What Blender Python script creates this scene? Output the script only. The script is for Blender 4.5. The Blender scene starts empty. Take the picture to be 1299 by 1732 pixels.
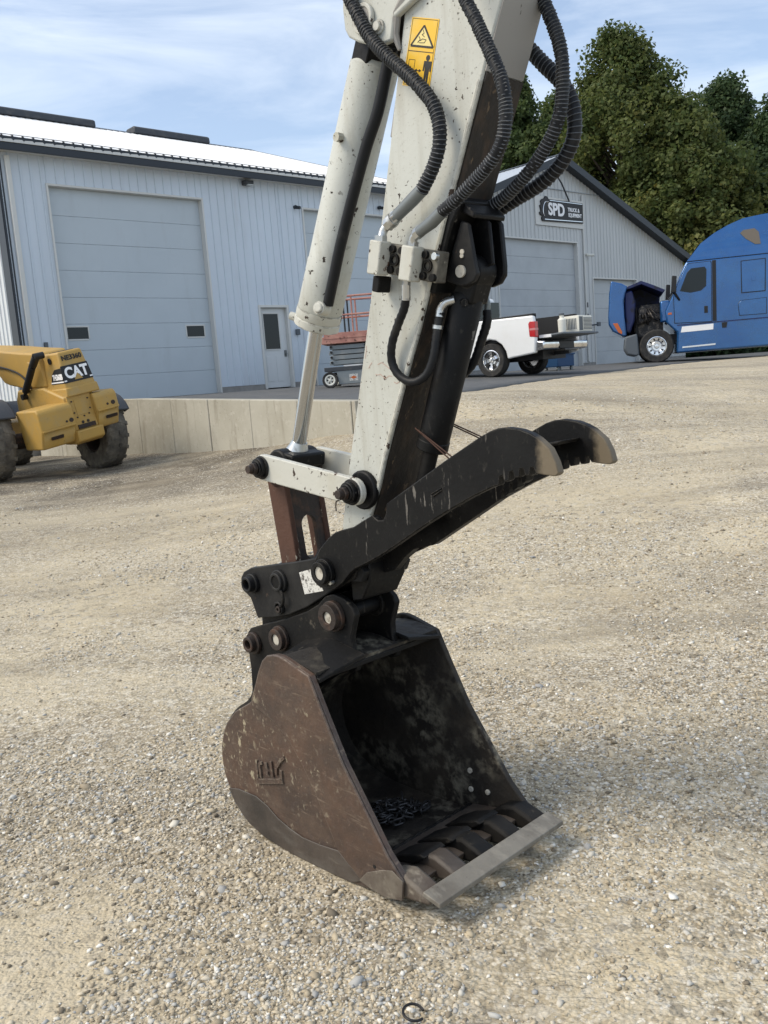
import bpy, bmesh, math, random
import numpy as np
from math import sin, cos, pi, radians, sqrt, atan2
from mathutils import Vector, Matrix
random.seed(7); rng = np.random.default_rng(7)
S = bpy.context.scene; COL = S.collection

# ------------------------------------------------------------------ camera
EYE = 1.55
pit, rol = radians(8.2), radians(4.5)
Fw = Vector((0, cos(pit), -sin(pit))); R0 = Vector((1, 0, 0)); U0 = R0.cross(Fw)
Rt = R0*cos(rol) - U0*sin(rol); Up = U0*cos(rol) + R0*sin(rol)
cam = bpy.data.cameras.new('camera'); camo = bpy.data.objects.new('camera', cam); COL.objects.link(camo)
camo.matrix_world = Matrix(((Rt.x, Up.x, -Fw.x, 0), (Rt.y, Up.y, -Fw.y, 0), (Rt.z, Up.z, -Fw.z, EYE), (0, 0, 0, 1)))
cam.sensor_fit = 'VERTICAL'; cam.sensor_height = 24; cam.sensor_width = 18
cam.lens = 1500/1732*24; cam.clip_start = .05; cam.clip_end = 900
S.camera = camo

# ------------------------------------------------------------------ sky and sun
SUN_EL = radians(46); SUN_DIR = Vector((-1, -.22, 0)).normalized()      # horizontal direction towards the sun
W = bpy.data.worlds.new('World'); S.world = W; W.use_nodes = True
nt = W.node_tree; nd = nt.nodes; lk = nt.links; nd.clear()
out = nd.new('ShaderNodeOutputWorld'); bg = nd.new('ShaderNodeBackground'); bg.inputs[1].default_value = .15
sky = nd.new('ShaderNodeTexSky'); sky.sky_type = 'NISHITA'; sky.sun_disc = False
sky.sun_elevation = SUN_EL; sky.sun_rotation = atan2(SUN_DIR.x, SUN_DIR.y); sky.air_density = 1.0; sky.dust_density = 1.6; sky.ozone_density = 1.2
tc = nd.new('ShaderNodeTexCoord'); mp = nd.new('ShaderNodeMapping'); mp.inputs['Scale'].default_value = (1.3, 1.3, 5.0)
mp.inputs['Location'].default_value = (2.2, .6, .35)
n1 = nd.new('ShaderNodeTexNoise'); n1.inputs['Scale'].default_value = 2.1; n1.inputs['Detail'].default_value = 7; n1.inputs['Roughness'].default_value = .58; n1.inputs['Distortion'].default_value = .5
mr = nd.new('ShaderNodeMapRange'); mr.inputs[1].default_value = .36; mr.inputs[2].default_value = .68; mr.inputs[3].default_value = .18; mr.inputs[4].default_value = .95
mx = nd.new('ShaderNodeMix'); mx.data_type = 'RGBA'; mx.inputs[7].default_value = (5.0, 5.5, 6.15, 1)
lk.new(tc.outputs['Generated'], mp.inputs[0]); lk.new(mp.outputs[0], n1.inputs['Vector']); lk.new(n1.outputs[0], mr.inputs[0])
lk.new(mr.outputs[0], mx.inputs[0]); lk.new(sky.outputs[0], mx.inputs[6]); lk.new(mx.outputs[2], bg.inputs[0]); lk.new(bg.outputs[0], out.inputs[0])
sl = bpy.data.lights.new('sun', 'SUN'); sl.energy = 2.1; sl.angle = radians(26); sl.color = (1, .90, .74)
so = bpy.data.objects.new('sun', sl); COL.objects.link(so)
so.rotation_euler = Vector((SUN_DIR.x*cos(SUN_EL), SUN_DIR.y*cos(SUN_EL), sin(SUN_EL))).to_track_quat('Z', 'Y').to_euler()
S.view_settings.view_transform = 'Standard'; S.view_settings.look = 'None'; S.view_settings.gamma = 1; S.view_settings.exposure = .43
S.render.engine = 'CYCLES'

# ------------------------------------------------------------------ materials
def mat(name, col, rough=.55, metal=0., layers=(), bump=None, spec=.4, coat=0., trans=0., edge=None, wear=None):
    """layers: (scale, lo, hi, colour[, detail, stretch, rough]) mixed over the base by thresholded noise in object space"""
    m = bpy.data.materials.new(name); m.use_nodes = True
    t = m.node_tree; N = t.nodes; L = t.links; b = N['Principled BSDF']
    b.inputs['Roughness'].default_value = rough; b.inputs['Metallic'].default_value = metal
    b.inputs['Specular IOR Level'].default_value = spec; b.inputs['Coat Weight'].default_value = coat; b.inputs['Coat Roughness'].default_value = .08
    b.inputs['Transmission Weight'].default_value = trans
    c = tuple(col)+(1,)
    b.inputs['Base Color'].default_value = c
    if layers or bump or edge or wear:
        tcx = N.new('ShaderNodeTexCoord')
    cur = None; rcur = None
    for k, ly in enumerate(layers):
        sc, lo, hi, c2 = ly[:4]; det = ly[4] if len(ly) > 4 else 5; st = ly[5] if len(ly) > 5 else None; r2 = ly[6] if len(ly) > 6 else None
        mpn = N.new('ShaderNodeMapping'); mpn.inputs['Location'].default_value = (k*3.7+.3, k*1.9, k*2.3)
        if st: mpn.inputs['Scale'].default_value = st
        L.new(tcx.outputs['Object'], mpn.inputs[0])
        nz = N.new('ShaderNodeTexNoise'); nz.inputs['Scale'].default_value = sc; nz.inputs['Detail'].default_value = det; nz.inputs['Roughness'].default_value = .6
        L.new(mpn.outputs[0], nz.inputs['Vector'])
        r = N.new('ShaderNodeMapRange'); r.inputs[1].default_value = lo; r.inputs[2].default_value = hi; L.new(nz.outputs[0], r.inputs[0])
        fac = r.outputs[0]
        if len(ly) > 7:                                # a coarser noise gathers the marks into clusters
            n2 = N.new('ShaderNodeTexNoise'); n2.inputs['Scale'].default_value = ly[7][0]; n2.inputs['Detail'].default_value = 3; L.new(mpn.outputs[0], n2.inputs['Vector'])
            q2 = N.new('ShaderNodeMapRange'); q2.inputs[1].default_value = ly[7][1]; q2.inputs[2].default_value = ly[7][2]; L.new(n2.outputs[0], q2.inputs[0])
            mu = N.new('ShaderNodeMath'); mu.operation = 'MULTIPLY'; L.new(r.outputs[0], mu.inputs[0]); L.new(q2.outputs[0], mu.inputs[1]); fac = mu.outputs[0]
        mix = N.new('ShaderNodeMix'); mix.data_type = 'RGBA'; L.new(fac, mix.inputs[0])
        mix.inputs[7].default_value = tuple(c2)+(1,)
        if cur is None: mix.inputs[6].default_value = c
        else: L.new(cur, mix.inputs[6])
        cur = mix.outputs[2]
        if r2 is not None:
            mf = N.new('ShaderNodeMix'); mf.data_type = 'FLOAT'; L.new(r.outputs[0], mf.inputs[0])
            if rcur is None: mf.inputs[2].default_value = rough
            else: L.new(rcur, mf.inputs[2])
            mf.inputs[3].default_value = r2; rcur = mf.outputs[0]
    def overlay(fac, c2):
        mix = N.new('ShaderNodeMix'); mix.data_type = 'RGBA'; L.new(fac, mix.inputs[0]); mix.inputs[7].default_value = tuple(c2)+(1,)
        if cur is None: mix.inputs[6].default_value = c
        else: L.new(cur, mix.inputs[6])
        return mix.outputs[2]
    def jitter(v, amp, sc):                            # v + noise, so that no border of wear is straight
        nz = N.new('ShaderNodeTexNoise'); nz.inputs['Scale'].default_value = sc; nz.inputs['Detail'].default_value = 7; nz.inputs['Roughness'].default_value = .7; L.new(tcx.outputs['Object'], nz.inputs['Vector'])
        s_ = N.new('ShaderNodeMath'); s_.operation = 'SUBTRACT'; L.new(nz.outputs[0], s_.inputs[0]); s_.inputs[1].default_value = .5
        q = N.new('ShaderNodeMath'); q.operation = 'MULTIPLY_ADD'; L.new(s_.outputs[0], q.inputs[0]); q.inputs[1].default_value = amp; L.new(v, q.inputs[2]); return q.outputs[0]
    if edge:                                           # paint rubbed off along the corners of the steel
        bv = N.new('ShaderNodeBevel'); bv.samples = 3; bv.inputs[0].default_value = edge[0]; ge = N.new('ShaderNodeNewGeometry')
        dt = N.new('ShaderNodeVectorMath'); dt.operation = 'DOT_PRODUCT'; L.new(bv.outputs[0], dt.inputs[0]); L.new(ge.outputs['Normal'], dt.inputs[1])
        r = N.new('ShaderNodeMapRange'); r.inputs[1].default_value = .985; r.inputs[2].default_value = .84; L.new(dt.outputs['Value'], r.inputs[0])
        nz = N.new('ShaderNodeTexNoise'); nz.inputs['Scale'].default_value = 38; nz.inputs['Detail'].default_value = 7; L.new(tcx.outputs['Object'], nz.inputs['Vector'])
        q = N.new('ShaderNodeMapRange'); q.inputs[1].default_value = edge[2]; q.inputs[2].default_value = edge[2]+.1; L.new(nz.outputs[0], q.inputs[0])
        mu = N.new('ShaderNodeMath'); mu.operation = 'MULTIPLY'; L.new(r.outputs[0], mu.inputs[0]); L.new(q.outputs[0], mu.inputs[1])
        cur = overlay(mu.outputs[0], edge[1])
    if wear:                                           # bare metal beyond a place along the part's own x axis
        sp = N.new('ShaderNodeSeparateXYZ'); L.new(tcx.outputs['Object'], sp.inputs[0])
        r = N.new('ShaderNodeMapRange'); r.inputs[1].default_value = wear[0]; r.inputs[2].default_value = wear[1]; L.new(jitter(sp.outputs[0], wear[3], 26), r.inputs[0]); cur = overlay(r.outputs[0], wear[2])
    if cur is not None: L.new(cur, b.inputs['Base Color'])
    if rcur is not None: L.new(rcur, b.inputs['Roughness'])
    if bump:
        nz = N.new('ShaderNodeTexNoise'); nz.inputs['Scale'].default_value = bump[0]; nz.inputs['Detail'].default_value = 5
        L.new(tcx.outputs['Object'], nz.inputs['Vector'])
        bp = N.new('ShaderNodeBump'); bp.inputs['Strength'].default_value = bump[1]; bp.inputs['Distance'].default_value = bump[2] if len(bump) > 2 else .01
        L.new(nz.outputs[0], bp.inputs['Height']); L.new(bp.outputs[0], b.inputs['Normal'])
    return m

RUST = (.085, .04, .022); DUST = (.33, .28, .2)
MT = {}
MT['cream'] = mat('cream paint', (.50, .508, .462), .5, edge=(.006, (.075, .05, .035), .52), layers=[(2.2, .42, .72, (.42, .42, .37)), (5, .52, .80, (.36, .345, .29), 8, (3.5, 3.5, .35)), (120, .60, .8, (.34, .33, .27), 3), (46, .645, .665, (.035, .026, .02), 3, None, .8, (4, .42, .52)), (90, .66, .68, (.05, .035, .025), 3, None, .8, (3, .42, .55)), (24, .66, .68, (.06, .04, .028), 6, (1, 1, .6), .8, (3, .4, .6)), (3, .55, .75, (.30, .28, .22), 8, (5, 5, .35), None, (2, .45, .65))], bump=(60, .08))
MT['cream2'] = mat('chipped cream paint', (.50, .495, .44), .5, edge=(.007, (.06, .04, .028), .48), layers=[(4, .45, .7, (.42, .40, .32)), (30, .62, .64, (.05, .033, .024), 4, None, .8), (12, .66, .69, (.1, .05, .03), 6, None, .85)], bump=(60, .1))
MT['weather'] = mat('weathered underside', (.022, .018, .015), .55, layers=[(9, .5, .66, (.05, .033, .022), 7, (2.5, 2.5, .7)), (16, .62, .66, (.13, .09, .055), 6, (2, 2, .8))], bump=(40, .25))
MT['greyside'] = mat('scuffed grey cream paint', (.30, .285, .26), .55, layers=[(14, .66, .69, (.05, .035, .03), 6, (3, 3, .5))])
MT['black'] = mat('black steel paint', (.0035, .0036, .004), .5, layers=[(7, .5, .75, (.009, .009, .0088), 7, None, .65), (60, .60, .72, (.03, .028, .024), 7, (1, 1, .5), .7), (42, .64, .68, (.13, .12, .105), 7, (1.6, 1, .25), .7, (5, .52, .62)), (90, .7, .72, (.16, .15, .13), 3, None, .7, (6, .5, .6))], bump=(70, .08), spec=.22, edge=(.004, (.06, .055, .048), .45))
MT['thumbwear'] = mat('black paint worn bare at the hook', (.0035, .0036, .004), .5, layers=[(7, .5, .75, (.009, .009, .0088), 7, None, .65), (60, .60, .72, (.03, .028, .024), 7, (1, 1, .5), .7), (42, .62, .66, (.14, .13, .115), 7, (1.6, 1, .25), .7, (5, .5, .6))], bump=(70, .08), spec=.22, edge=(.004, (.09, .08, .066), .42), wear=(.312, .338, (.15, .122, .084), .05))
MT['blackdust'] = mat('dusty black steel', (.006, .006, .0062), .6, layers=[(6, .48, .72, (.022, .0195, .0165), 7, None, .7), (36, .60, .72, (.12, .105, .08), 7, None, .8, (5, .5, .7))], bump=(60, .12), spec=.2, edge=(.004, (.075, .064, .05), .45))
MT['coupler'] = mat('coupler black paint', (.011, .011, .0115), .55, spec=.22, layers=[(5, .45, .72, (.034, .033, .031), 6), (24, .66, .7, (.06, .04, .028), 5)], bump=(60, .1))
MT['thumbtip'] = mat('worn bare steel', (.15, .12, .08), .7, 0, layers=[(14, .42, .60, (.05, .042, .031), 7), (30, .56, .68, (.23, .195, .135), 7), (45, .58, .66, (.02, .017, .014))], bump=(50, .2))
MT['bucket'] = mat('rusty brown bucket steel', (.058, .039, .030), .5, layers=[(3.2, .42, .66, (.108, .063, .042), 7), (2.3, .5, .7, (.045, .036, .032), 7), (9, .5, .75, (.105, .072, .052), 8, (.6, 1, 1.3)), (26, .55, .8, (.05, .036, .03), 6, None, .65), (60, .62, .75, (.15, .10, .07), 4), (60, .58, .66, (.24, .205, .145), 6, (1, 1, .6), .85, (3.4, .46, .60)), (26, .58, .64, (.34, .295, .20), 10, (1, 1, .7), .85, (2.6, .50, .60)), (30, .60, .70, (.15, .11, .08), 5, (.25, 1, 2.5), .5), (40, .66, .69, (.30, .26, .18), 4, None, .85, (4, .48, .6))], bump=(28, .35), spec=.45, edge=(.008, (.17, .14, .11), .40))
MT['bucketin'] = mat('dusty bucket interior with shade in colour', (.02, .017, .014), .7, layers=[(4.5, .46, .7, (.045, .036, .026), 8, None, .9), (24, .46, .66, (.20, .18, .135), 10, None, .95, (3.4, .42, .60))], bump=(40, .5))  # near-black base paints in the shade inside the bucket; the tan is dust
MT['heel'] = mat('scraped heel steel', (.075, .060, .049), .55, 0, layers=[(5, .42, .68, (.038, .032, .027), 8), (11, .5, .72, (.10, .088, .075), 8, (.5, 1, 1.6)), (24, .58, .70, (.17, .15, .12), 8, (.35, 1, 2.2), .6, (4, .45, .65))], bump=(30, .3))
MT['scuff'] = mat('scuffed pale steel', (.15, .128, .10), .65, 0, layers=[(9, .42, .62, (.085, .066, .052), 8), (22, .55, .70, (.24, .21, .165), 8)], bump=(30, .3))
MT['rust'] = mat('rusty red steel', (.075, .034, .021), .75, layers=[(6, .45, .62, (.06, .028, .018), 6), (14, .64, .67, (.42, .38, .3), 6, (2, 2, .6))], bump=(40, .3))
MT['rustdark'] = mat('rusty pin steel', (.028, .020, .016), .65, layers=[(22, .5, .7, (.07, .036, .022), 6)], bump=(60, .3))
MT['bar'] = mat('bare flat bar', (.205, .19, .16), .6, .1, layers=[(6, .42, .66, (.14, .126, .104), 8), (14, .5, .72, (.26, .24, .20), 8, (1, 2, 1)), (45, .62, .72, (.10, .082, .062), 6)], bump=(50, .3))
MT['chrome'] = mat('chromed rod', (.46, .47, .48), .13, 1.0, layers=[(5, .6, .75, (.5, .5, .5), 4, (3, 3, .3), .35)])
MT['zinc'] = mat('zinc fitting', (.55, .56, .55), .3, .9, layers=[(30, .55, .7, (.3, .29, .27), 4, None, .5)])
MT['ferrule'] = mat('grey ferrule', (.17, .185, .185), .42, .4)
MT['rubber'] = mat('black hose sleeve', (.008, .0088, .0105), .5, spec=.25, layers=[(12, .55, .75, (.028, .027, .025))])
MT['cap'] = mat('pale pin face', (.5, .47, .40), .6, layers=[(45, .5, .62, (.28, .25, .2), 4), (20, .62, .68, (.14, .08, .045))])
MT['yellow'] = mat('warning yellow', (.78, .47, .035), .4, layers=[(14, .55, .75, (.7, .5, .14))])
MT['ink'] = mat('decal ink', (.02, .018, .016), .5)
MT['label'] = mat('white label', (.62, .61, .57), .5, layers=[(40, .56, .6, (.1, .09, .08), 6), (90, .55, .6, (.3, .29, .27), 2)])
MT['whitepaint'] = mat('white letter', (.85, .85, .85), .45)
MT['siding'] = mat('steel siding with blue shade in colour', (.58, .645, .71), .4, layers=[(.7, .4, .7, (.535, .59, .64), 4, (1, 1, .3)), (3, .6, .8, (.50, .54, .575), 6, (1, 1, .15))], spec=.5)  # blue of the skylit shade is put into the front wall's colour
MT['sidinglit'] = mat('steel siding in sunlit tone', (.62, .65, .66), .4)  # same pale siding in a sunlit tone, for the gable ends
MT['sidingr'] = mat('light grey steel siding', (.53, .545, .54), .42, layers=[(.6, .4, .7, (.48, .495, .49), 5, (1, 1, .25)), (2.2, .62, .8, (.40, .405, .385), 6, (1, 1, .3))])
MT['roof'] = mat('pale metal roof', (.68, .70, .72), .38, layers=[(.5, .4, .7, (.62, .64, .66))])
MT['trim'] = mat('dark charcoal trim', (.022, .028, .036), .45)
MT['jamb'] = mat('off white trim', (.60, .60, .57), .5)
MT['gdoor'] = mat('grey door skin', (.475, .53, .565), .5, layers=[(.9, .4, .7, (.45, .505, .54), 6), (2.5, .55, .8, (.43, .475, .50), 7, (1, 1, .3))], bump=(140, .05))
MT['gdoorr'] = mat('worn grey door skin', (.44, .47, .485), .5, layers=[(1.2, .45, .7, (.39, .415, .43), 6)], bump=(140, .05))
MT['seal'] = mat('groove seal', (.36, .40, .43), .7)
MT['flange'] = mat('grimy flange steel', (.14, .13, .105), .6, layers=[(14, .45, .62, (.05, .042, .034), 6), (30, .62, .68, (.32, .30, .24))])
MT['guard'] = mat('grey spiral guard', (.075, .08, .085), .5)
MT['glass'] = mat('dark window glass', (.008, .013, .017), .05, spec=.35)
MT['mandoor'] = mat('off white door', (.62, .64, .64), .45)
MT['concrete'] = mat('weathered concrete', (.43, .405, .335), .85, layers=[(1.0, .40, .68, (.35, .325, .26), 7), (4, .54, .74, (.25, .225, .175), 8, (1, 1, .16)), (9, .55, .75, (.47, .44, .37), 6), (9, .64, .74, (.15, .13, .10), 8, (1, 1, .14), None, (1.5, .45, .6)), (30, .64, .72, (.2, .18, .14), 5)], bump=(14, .25))
MT['found'] = mat('foundation concrete', (.3, .29, .27), .9, layers=[(3, .45, .7, (.22, .21, .2))])
MT['asphalt'] = mat('grey asphalt', (.095, .098, .10), .8, layers=[(.5, .42, .66, (.075, .078, .08), 6), (3, .5, .7, (.125, .122, .115), 7), (60, .55, .7, (.15, .145, .135), 3)], bump=(80, .3))
MT['tyre'] = mat('dusty tyre rubber', (.022, .022, .022), .8, layers=[(8, .45, .7, (.055, .05, .043), 6)])
MT['mudtyre'] = mat('muddy tyre rubber', (.075, .068, .058), .9, layers=[(5, .40, .62, (.19, .17, .135), 7), (16, .5, .7, (.11, .098, .08))], bump=(30, .4))
MT['catyel'] = mat('machine yellow', (.45, .275, .065), .5, layers=[(2, .42, .7, (.39, .25, .075), 7), (26, .66, .69, (.09, .055, .03), 6, None, .8, (3, .45, .6)), (5, .52, .8, (.36, .265, .12), 8), (60, .6, .8, (.33, .23, .09), 4)])
MT['fender'] = mat('dark grey plastic', (.045, .05, .058), .55, layers=[(5, .5, .7, (.075, .075, .075))])
MT['machineblack'] = mat('machine black', (.012, .012, .013), .5)
MT['white'] = mat('white truck paint', (.74, .75, .75), .25, coat=.6, layers=[(1.5, .55, .8, (.7, .7, .68))])
MT['blue'] = mat('metallic blue paint', (.011, .088, .27), .22, .5, coat=1., layers=[(1.1, .4, .7, (.02, .115, .31), 6), (5, .5, .8, (.024, .10, .25), 6, None, .4)], bump=(2.5, .12, .05))
MT['bluein'] = mat('dark blue inner panel', (.012, .02, .085), .5, layers=[(3, .5, .6, (.008, .009, .02), 6)])
MT['engine'] = mat('engine metal', (.045, .042, .042), .55, .4, layers=[(10, .5, .6, (.14, .12, .1), 5), (18, .62, .66, (.35, .3, .25))])
MT['greyplastic'] = mat('grey bumper plastic', (.10, .115, .13), .6)
MT['alloy'] = mat('polished alloy', (.75, .76, .77), .25, 1.0)
MT['chromebump'] = mat('chrome bumper', (.7, .7, .71), .15, 1.0, layers=[(3, .5, .7, (.4, .4, .4), 4, None, .35)])
MT['redlens'] = mat('red lens', (.42, .015, .02), .2, coat=.5)
MT['amber'] = mat('amber lens', (.5, .12, .03), .25)
MT['acwhite'] = mat('yellowed white plastic', (.70, .69, .62), .5)
MT['bluedrum'] = mat('blue plastic', (.012, .055, .14), .5)  # blue darkened to carry the shadow by the pickup
MT['liftred'] = mat('faded red paint', (.38, .17, .135), .6, layers=[(6, .45, .65, (.5, .26, .2), 6), (20, .6, .66, (.12, .06, .04))])
MT['liftgrey'] = mat('faded grey paint', (.20, .225, .235), .6, layers=[(4, .5, .7, (.28, .29, .28), 6)])
MT['chain'] = mat('dull chain steel', (.06, .06, .062), .4, .7)
MT['lens'] = mat('lamp lens', (.5, .52, .5), .2)
MT['bark'] = mat('grey brown bark', (.09, .07, .052), .9, bump=(12, .6, .05))

# ------------------------------------------------------------------ mesh helpers
class MB:
    def __init__(s): s.v = []; s.f = []
    def add(s, vs, fs):
        o = len(s.v); s.v += [tuple(p) for p in vs]; s.f += [tuple(i+o for i in f) for f in fs]; return s
    def prism(s, poly, y0, y1):                       # (x,z) outline extruded along y
        n = len(poly)
        a = sum(poly[i][0]*poly[(i+1) % n][1]-poly[(i+1) % n][0]*poly[i][1] for i in range(n))
        if a < 0: poly = poly[::-1]
        vs = [(x, y0, z) for x, z in poly]+[(x, y1, z) for x, z in poly]
        fs = [tuple(range(n)), tuple(range(2*n-1, n-1, -1))]+[(i, i+n, (i+1) % n+n, (i+1) % n) for i in range(n)]
        return s.add(vs, fs)
    def prismx(s, poly, x0, x1):                      # (y,z) outline extruded along x
        t = MB().prism(poly, x0, x1)
        return s.add([(y, -x if 0 else x, z) for x, y, z in t.v], [f[::-1] for f in t.f])
    def prismz(s, poly, z0, z1):                      # (x,y) outline extruded along z
        t = MB().prism(poly, z0, z1)
        return s.add([(x, z, y) for x, y, z in t.v], [f[::-1] for f in t.f])
    def box(s, x0, x1, y0, y1, z0, z1): return s.prism([(x0, z0), (x1, z0), (x1, z1), (x0, z1)], y0, y1)
    def rbox(s, c, size, ang=0., M=None):             # box rotated about y by ang
        hx, hy, hz = [q/2 for q in size]; ca, sa = cos(ang), sin(ang)
        t = MB().box(-hx, hx, -hy, hy, -hz, hz)
        return s.add([(c[0]+x*ca+z*sa, c[1]+y, c[2]-x*sa+z*ca) for x, y, z in t.v], t.f)
    def cyl(s, p0, p1, r0, r1=None, n=20, caps=True):
        r1 = r0 if r1 is None else r1
        return s.tube([p0, p1], [r0, r1], n, caps)
    def tube(s, path, r, n=10, caps=True):
        P = [Vector(p) for p in path]; k = len(P)
        rr = r if isinstance(r, (list, tuple)) else [r]*k
        t0 = (P[1]-P[0]).normalized()
        a = Vector((0, 0, 1)) if abs(t0.z) < .9 else Vector((1, 0, 0))
        u = t0.cross(a).normalized(); vs = []; fs = []
        for i in range(k):
            t = (P[min(i+1, k-1)]-P[max(i-1, 0)]).normalized()
            u = (u-t*u.dot(t)).normalized(); w = t.cross(u)
            for j in range(n):
                q = 2*pi*j/n; vs.append(P[i]+(u*cos(q)+w*sin(q))*rr[i])
        for i in range(k-1):
            for j in range(n):
                fs.append((i*n+j, i*n+(j+1) % n, (i+1)*n+(j+1) % n, (i+1)*n+j))
        if caps: fs += [tuple(range(n-1, -1, -1)), tuple((k-1)*n+j for j in range(n))]
        return s.add(vs, fs)
    def lathe(s, prof, n=28, axis='y', c=(0, 0, 0)):  # prof: (radius, along) closed loop
        k = len(prof); vs = []; fs = []
        for i in range(n):
            q = 2*pi*i/n
            for r, a in prof:
                p = (r*cos(q), a, r*sin(q)) if axis == 'y' else ((a, r*cos(q), r*sin(q)) if axis == 'x' else (r*cos(q), r*sin(q), a))
                vs.append((p[0]+c[0], p[1]+c[1], p[2]+c[2]))
        for i in range(n):
            for j in range(k):
                f = (i*k+j, i*k+(j+1) % k, ((i+1) % n)*k+(j+1) % k, ((i+1) % n)*k+j)
                fs.append(f)
        return s.add(vs, fs)
    def mesh(s, name, smooth=True, fix=True):
        me = bpy.data.meshes.new(name); me.from_pydata(s.v, [], s.f)
        if fix:
            b = bmesh.new(); b.from_mesh(me); bmesh.ops.recalc_face_normals(b, faces=b.faces); b.to_mesh(me); b.free()
        if smooth: me.shade_smooth(); me.set_sharp_from_angle(angle=radians(38))
        return me

def link(name, data, m=None, parent=None, bevel=0., seg=2):
    o = bpy.data.objects.new(name, data); COL.objects.link(o)
    if m is not None and data is not None:
        mm = MT[m] if isinstance(m, str) else m
        if not data.materials: data.materials.append(mm)
    if parent: o.parent = parent
    if bevel:
        b = o.modifiers.new('bevel', 'BEVEL'); b.width = bevel; b.segments = seg; b.limit_method = 'ANGLE'; b.angle_limit = radians(35); b.harden_normals = False
    return o
def part(name, mb, m, parent, bevel=0., smooth=True, seg=2): return link(name, mb.mesh(name, smooth), m, parent, bevel, seg)
def thing(name, label, cat, loc=(0, 0, 0), rz=0., group=None):
    o = bpy.data.objects.new(name, None); COL.objects.link(o); o.location = loc; o.rotation_euler = (0, 0, rz); o.empty_display_size = .2
    o['label'] = label; o['category'] = cat
    if group: o['group'] = group
    return o
def tag(o, label, cat, group=None):
    o['label'] = label; o['category'] = cat
    if group: o['group'] = group
    return o
def copy_part(src, parent, loc=None, rot=None, scale=None):
    c = src.copy(); COL.objects.link(c); c.parent = parent
    if loc is not None: c.location = loc
    if rot is not None: c.rotation_euler = rot
    if scale is not None: c.scale = scale
    return c
def spline(P, step):
    P = [Vector(p) for p in P]; Q = [2*P[0]-P[1]]+P+[2*P[-1]-P[-2]]; out = []
    for i in range(1, len(Q)-2):
        a, b, c, d = Q[i-1:i+3]; n = max(2, int((c-b).length/step*2))
        for k in range(n):
            t = k/n; out.append(.5*((2*b)+(c-a)*t+(2*a-5*b+4*c-d)*t*t+(3*b-a-3*c+d)*t**3))
    out.append(P[-1])
    res = [out[0]]; acc = 0
    for i in range(1, len(out)):
        acc += (out[i]-out[i-1]).length
        if acc >= step: res.append(out[i]); acc = 0
    if (out[-1]-res[-1]).length < step*.3: res[-1] = out[-1]
    else: res.append(out[-1])
    return res
def text_mesh(body, size, extrude, off=0., align='CENTER'):
    cu = bpy.data.curves.new('lettering', 'FONT'); cu.body = body; cu.size = size; cu.extrude = extrude; cu.offset = off; cu.align_x = align; cu.align_y = 'CENTER'; cu.resolution_u = 4
    o = bpy.data.objects.new('lettering', cu); COL.objects.link(o)
    dg = bpy.context.evaluated_depsgraph_get(); me = bpy.data.meshes.new_from_object(o.evaluated_get(dg))
    bpy.data.objects.remove(o); return me
def text(name, body, size, m, parent, X, Y, loc, sx=1., extrude=.002, off=0., shear=0.):
    me = text_mesh(body, size, extrude, off); X = Vector(X); Y = Vector(Y); Z = X.cross(Y)
    M = Matrix(((X.x*sx, Y.x+X.x*shear, Z.x, loc[0]), (X.y*sx, Y.y+X.y*shear, Z.y, loc[1]), (X.z*sx, Y.z+X.z*shear, Z.z, loc[2]), (0, 0, 0, 1)))
    me.transform(M); me.materials.clear(); return link(name, me, m, parent)
def capsule(p, q, rp, rq, n=10):
    (x0, z0), (x1, z1) = p, q; a = atan2(z1-z0, x1-x0); pts = []
    for i in range(n+1): t = a+pi/2+pi*i/n; pts.append((x0+rp*cos(t), z0+rp*sin(t)))
    for i in range(n+1): t = a-pi/2+pi*i/n; pts.append((x1+rq*cos(t), z1+rq*sin(t)))
    return pts
def offset_path(P, d):                                # shift an open (x,z) polyline sideways
    out = []
    for i in range(len(P)):
        a = P[max(i-1, 0)]; b = P[min(i+1, len(P)-1)]; tx, tz = b[0]-a[0], b[1]-a[1]; l = sqrt(tx*tx+tz*tz)
        out.append((P[i][0]-tz/l*d, P[i][1]+tx/l*d))
    return out

# ------------------------------------------------------------------ setting: frames, terrain
FA = radians(42.35); A0 = (-4.038, 23.73); FD = (cos(FA), sin(FA)); FN = (sin(FA), -cos(FA))
def BW(s, off): return (A0[0]+FD[0]*s+FN[0]*off, A0[1]+FD[1]*s+FN[1]*off)
def pz(off): return 1.65-.007*off if off < 4.3 else 1.62-.045*(off-4.3)
EDGE = [(-4.75, 11.0), (-2.37, 10.77), (.7, 9.69), (3.92, 8.85), (8.76, 7.67), (17.64, 6.71), (40, 6.2), (75, 6)]
def edge_off(s): return float(np.interp(s, [e[0] for e in EDGE], [e[1] for e in EDGE]))
ctl = [(-4, 0, 0), (0, 0, 0), (4, 0, 0), (-3, 3, 0), (0, 3, 0), (3, 3, .03), (-1, 2.3, 0), (1.5, 4.5, .04), (-2, 5, .03), (-.5, 6, .06),
       (-6, 9, .22), (-6.02, 14.29, .48), (-4.77, 15.41, .5), (-2, 9, .22), (-12, 14, .45), (-12, 25, .55), (-25, 20, .5),
       (4, 8, .42), (8, 14, .92), (10.5, 20, 1.3), (5.5, 12, .75), (15, 25, 1.44), (3, 6, .16), (10, 8, .48), (20, 15, 1.0), (1.2, 10, .62),
       (-40, 60, 1), (60, 60, 1.6), (0, 60, 1.6), (60, 0, .5), (-40, 0, 0), (25, 40, 1.52)]
ctl += [BW(-5.1, o)+(z,) for o, z in ((1.3, .53), (4.5, .59), (8, .66), (9.2, .72), (10.9, .86))]
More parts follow.
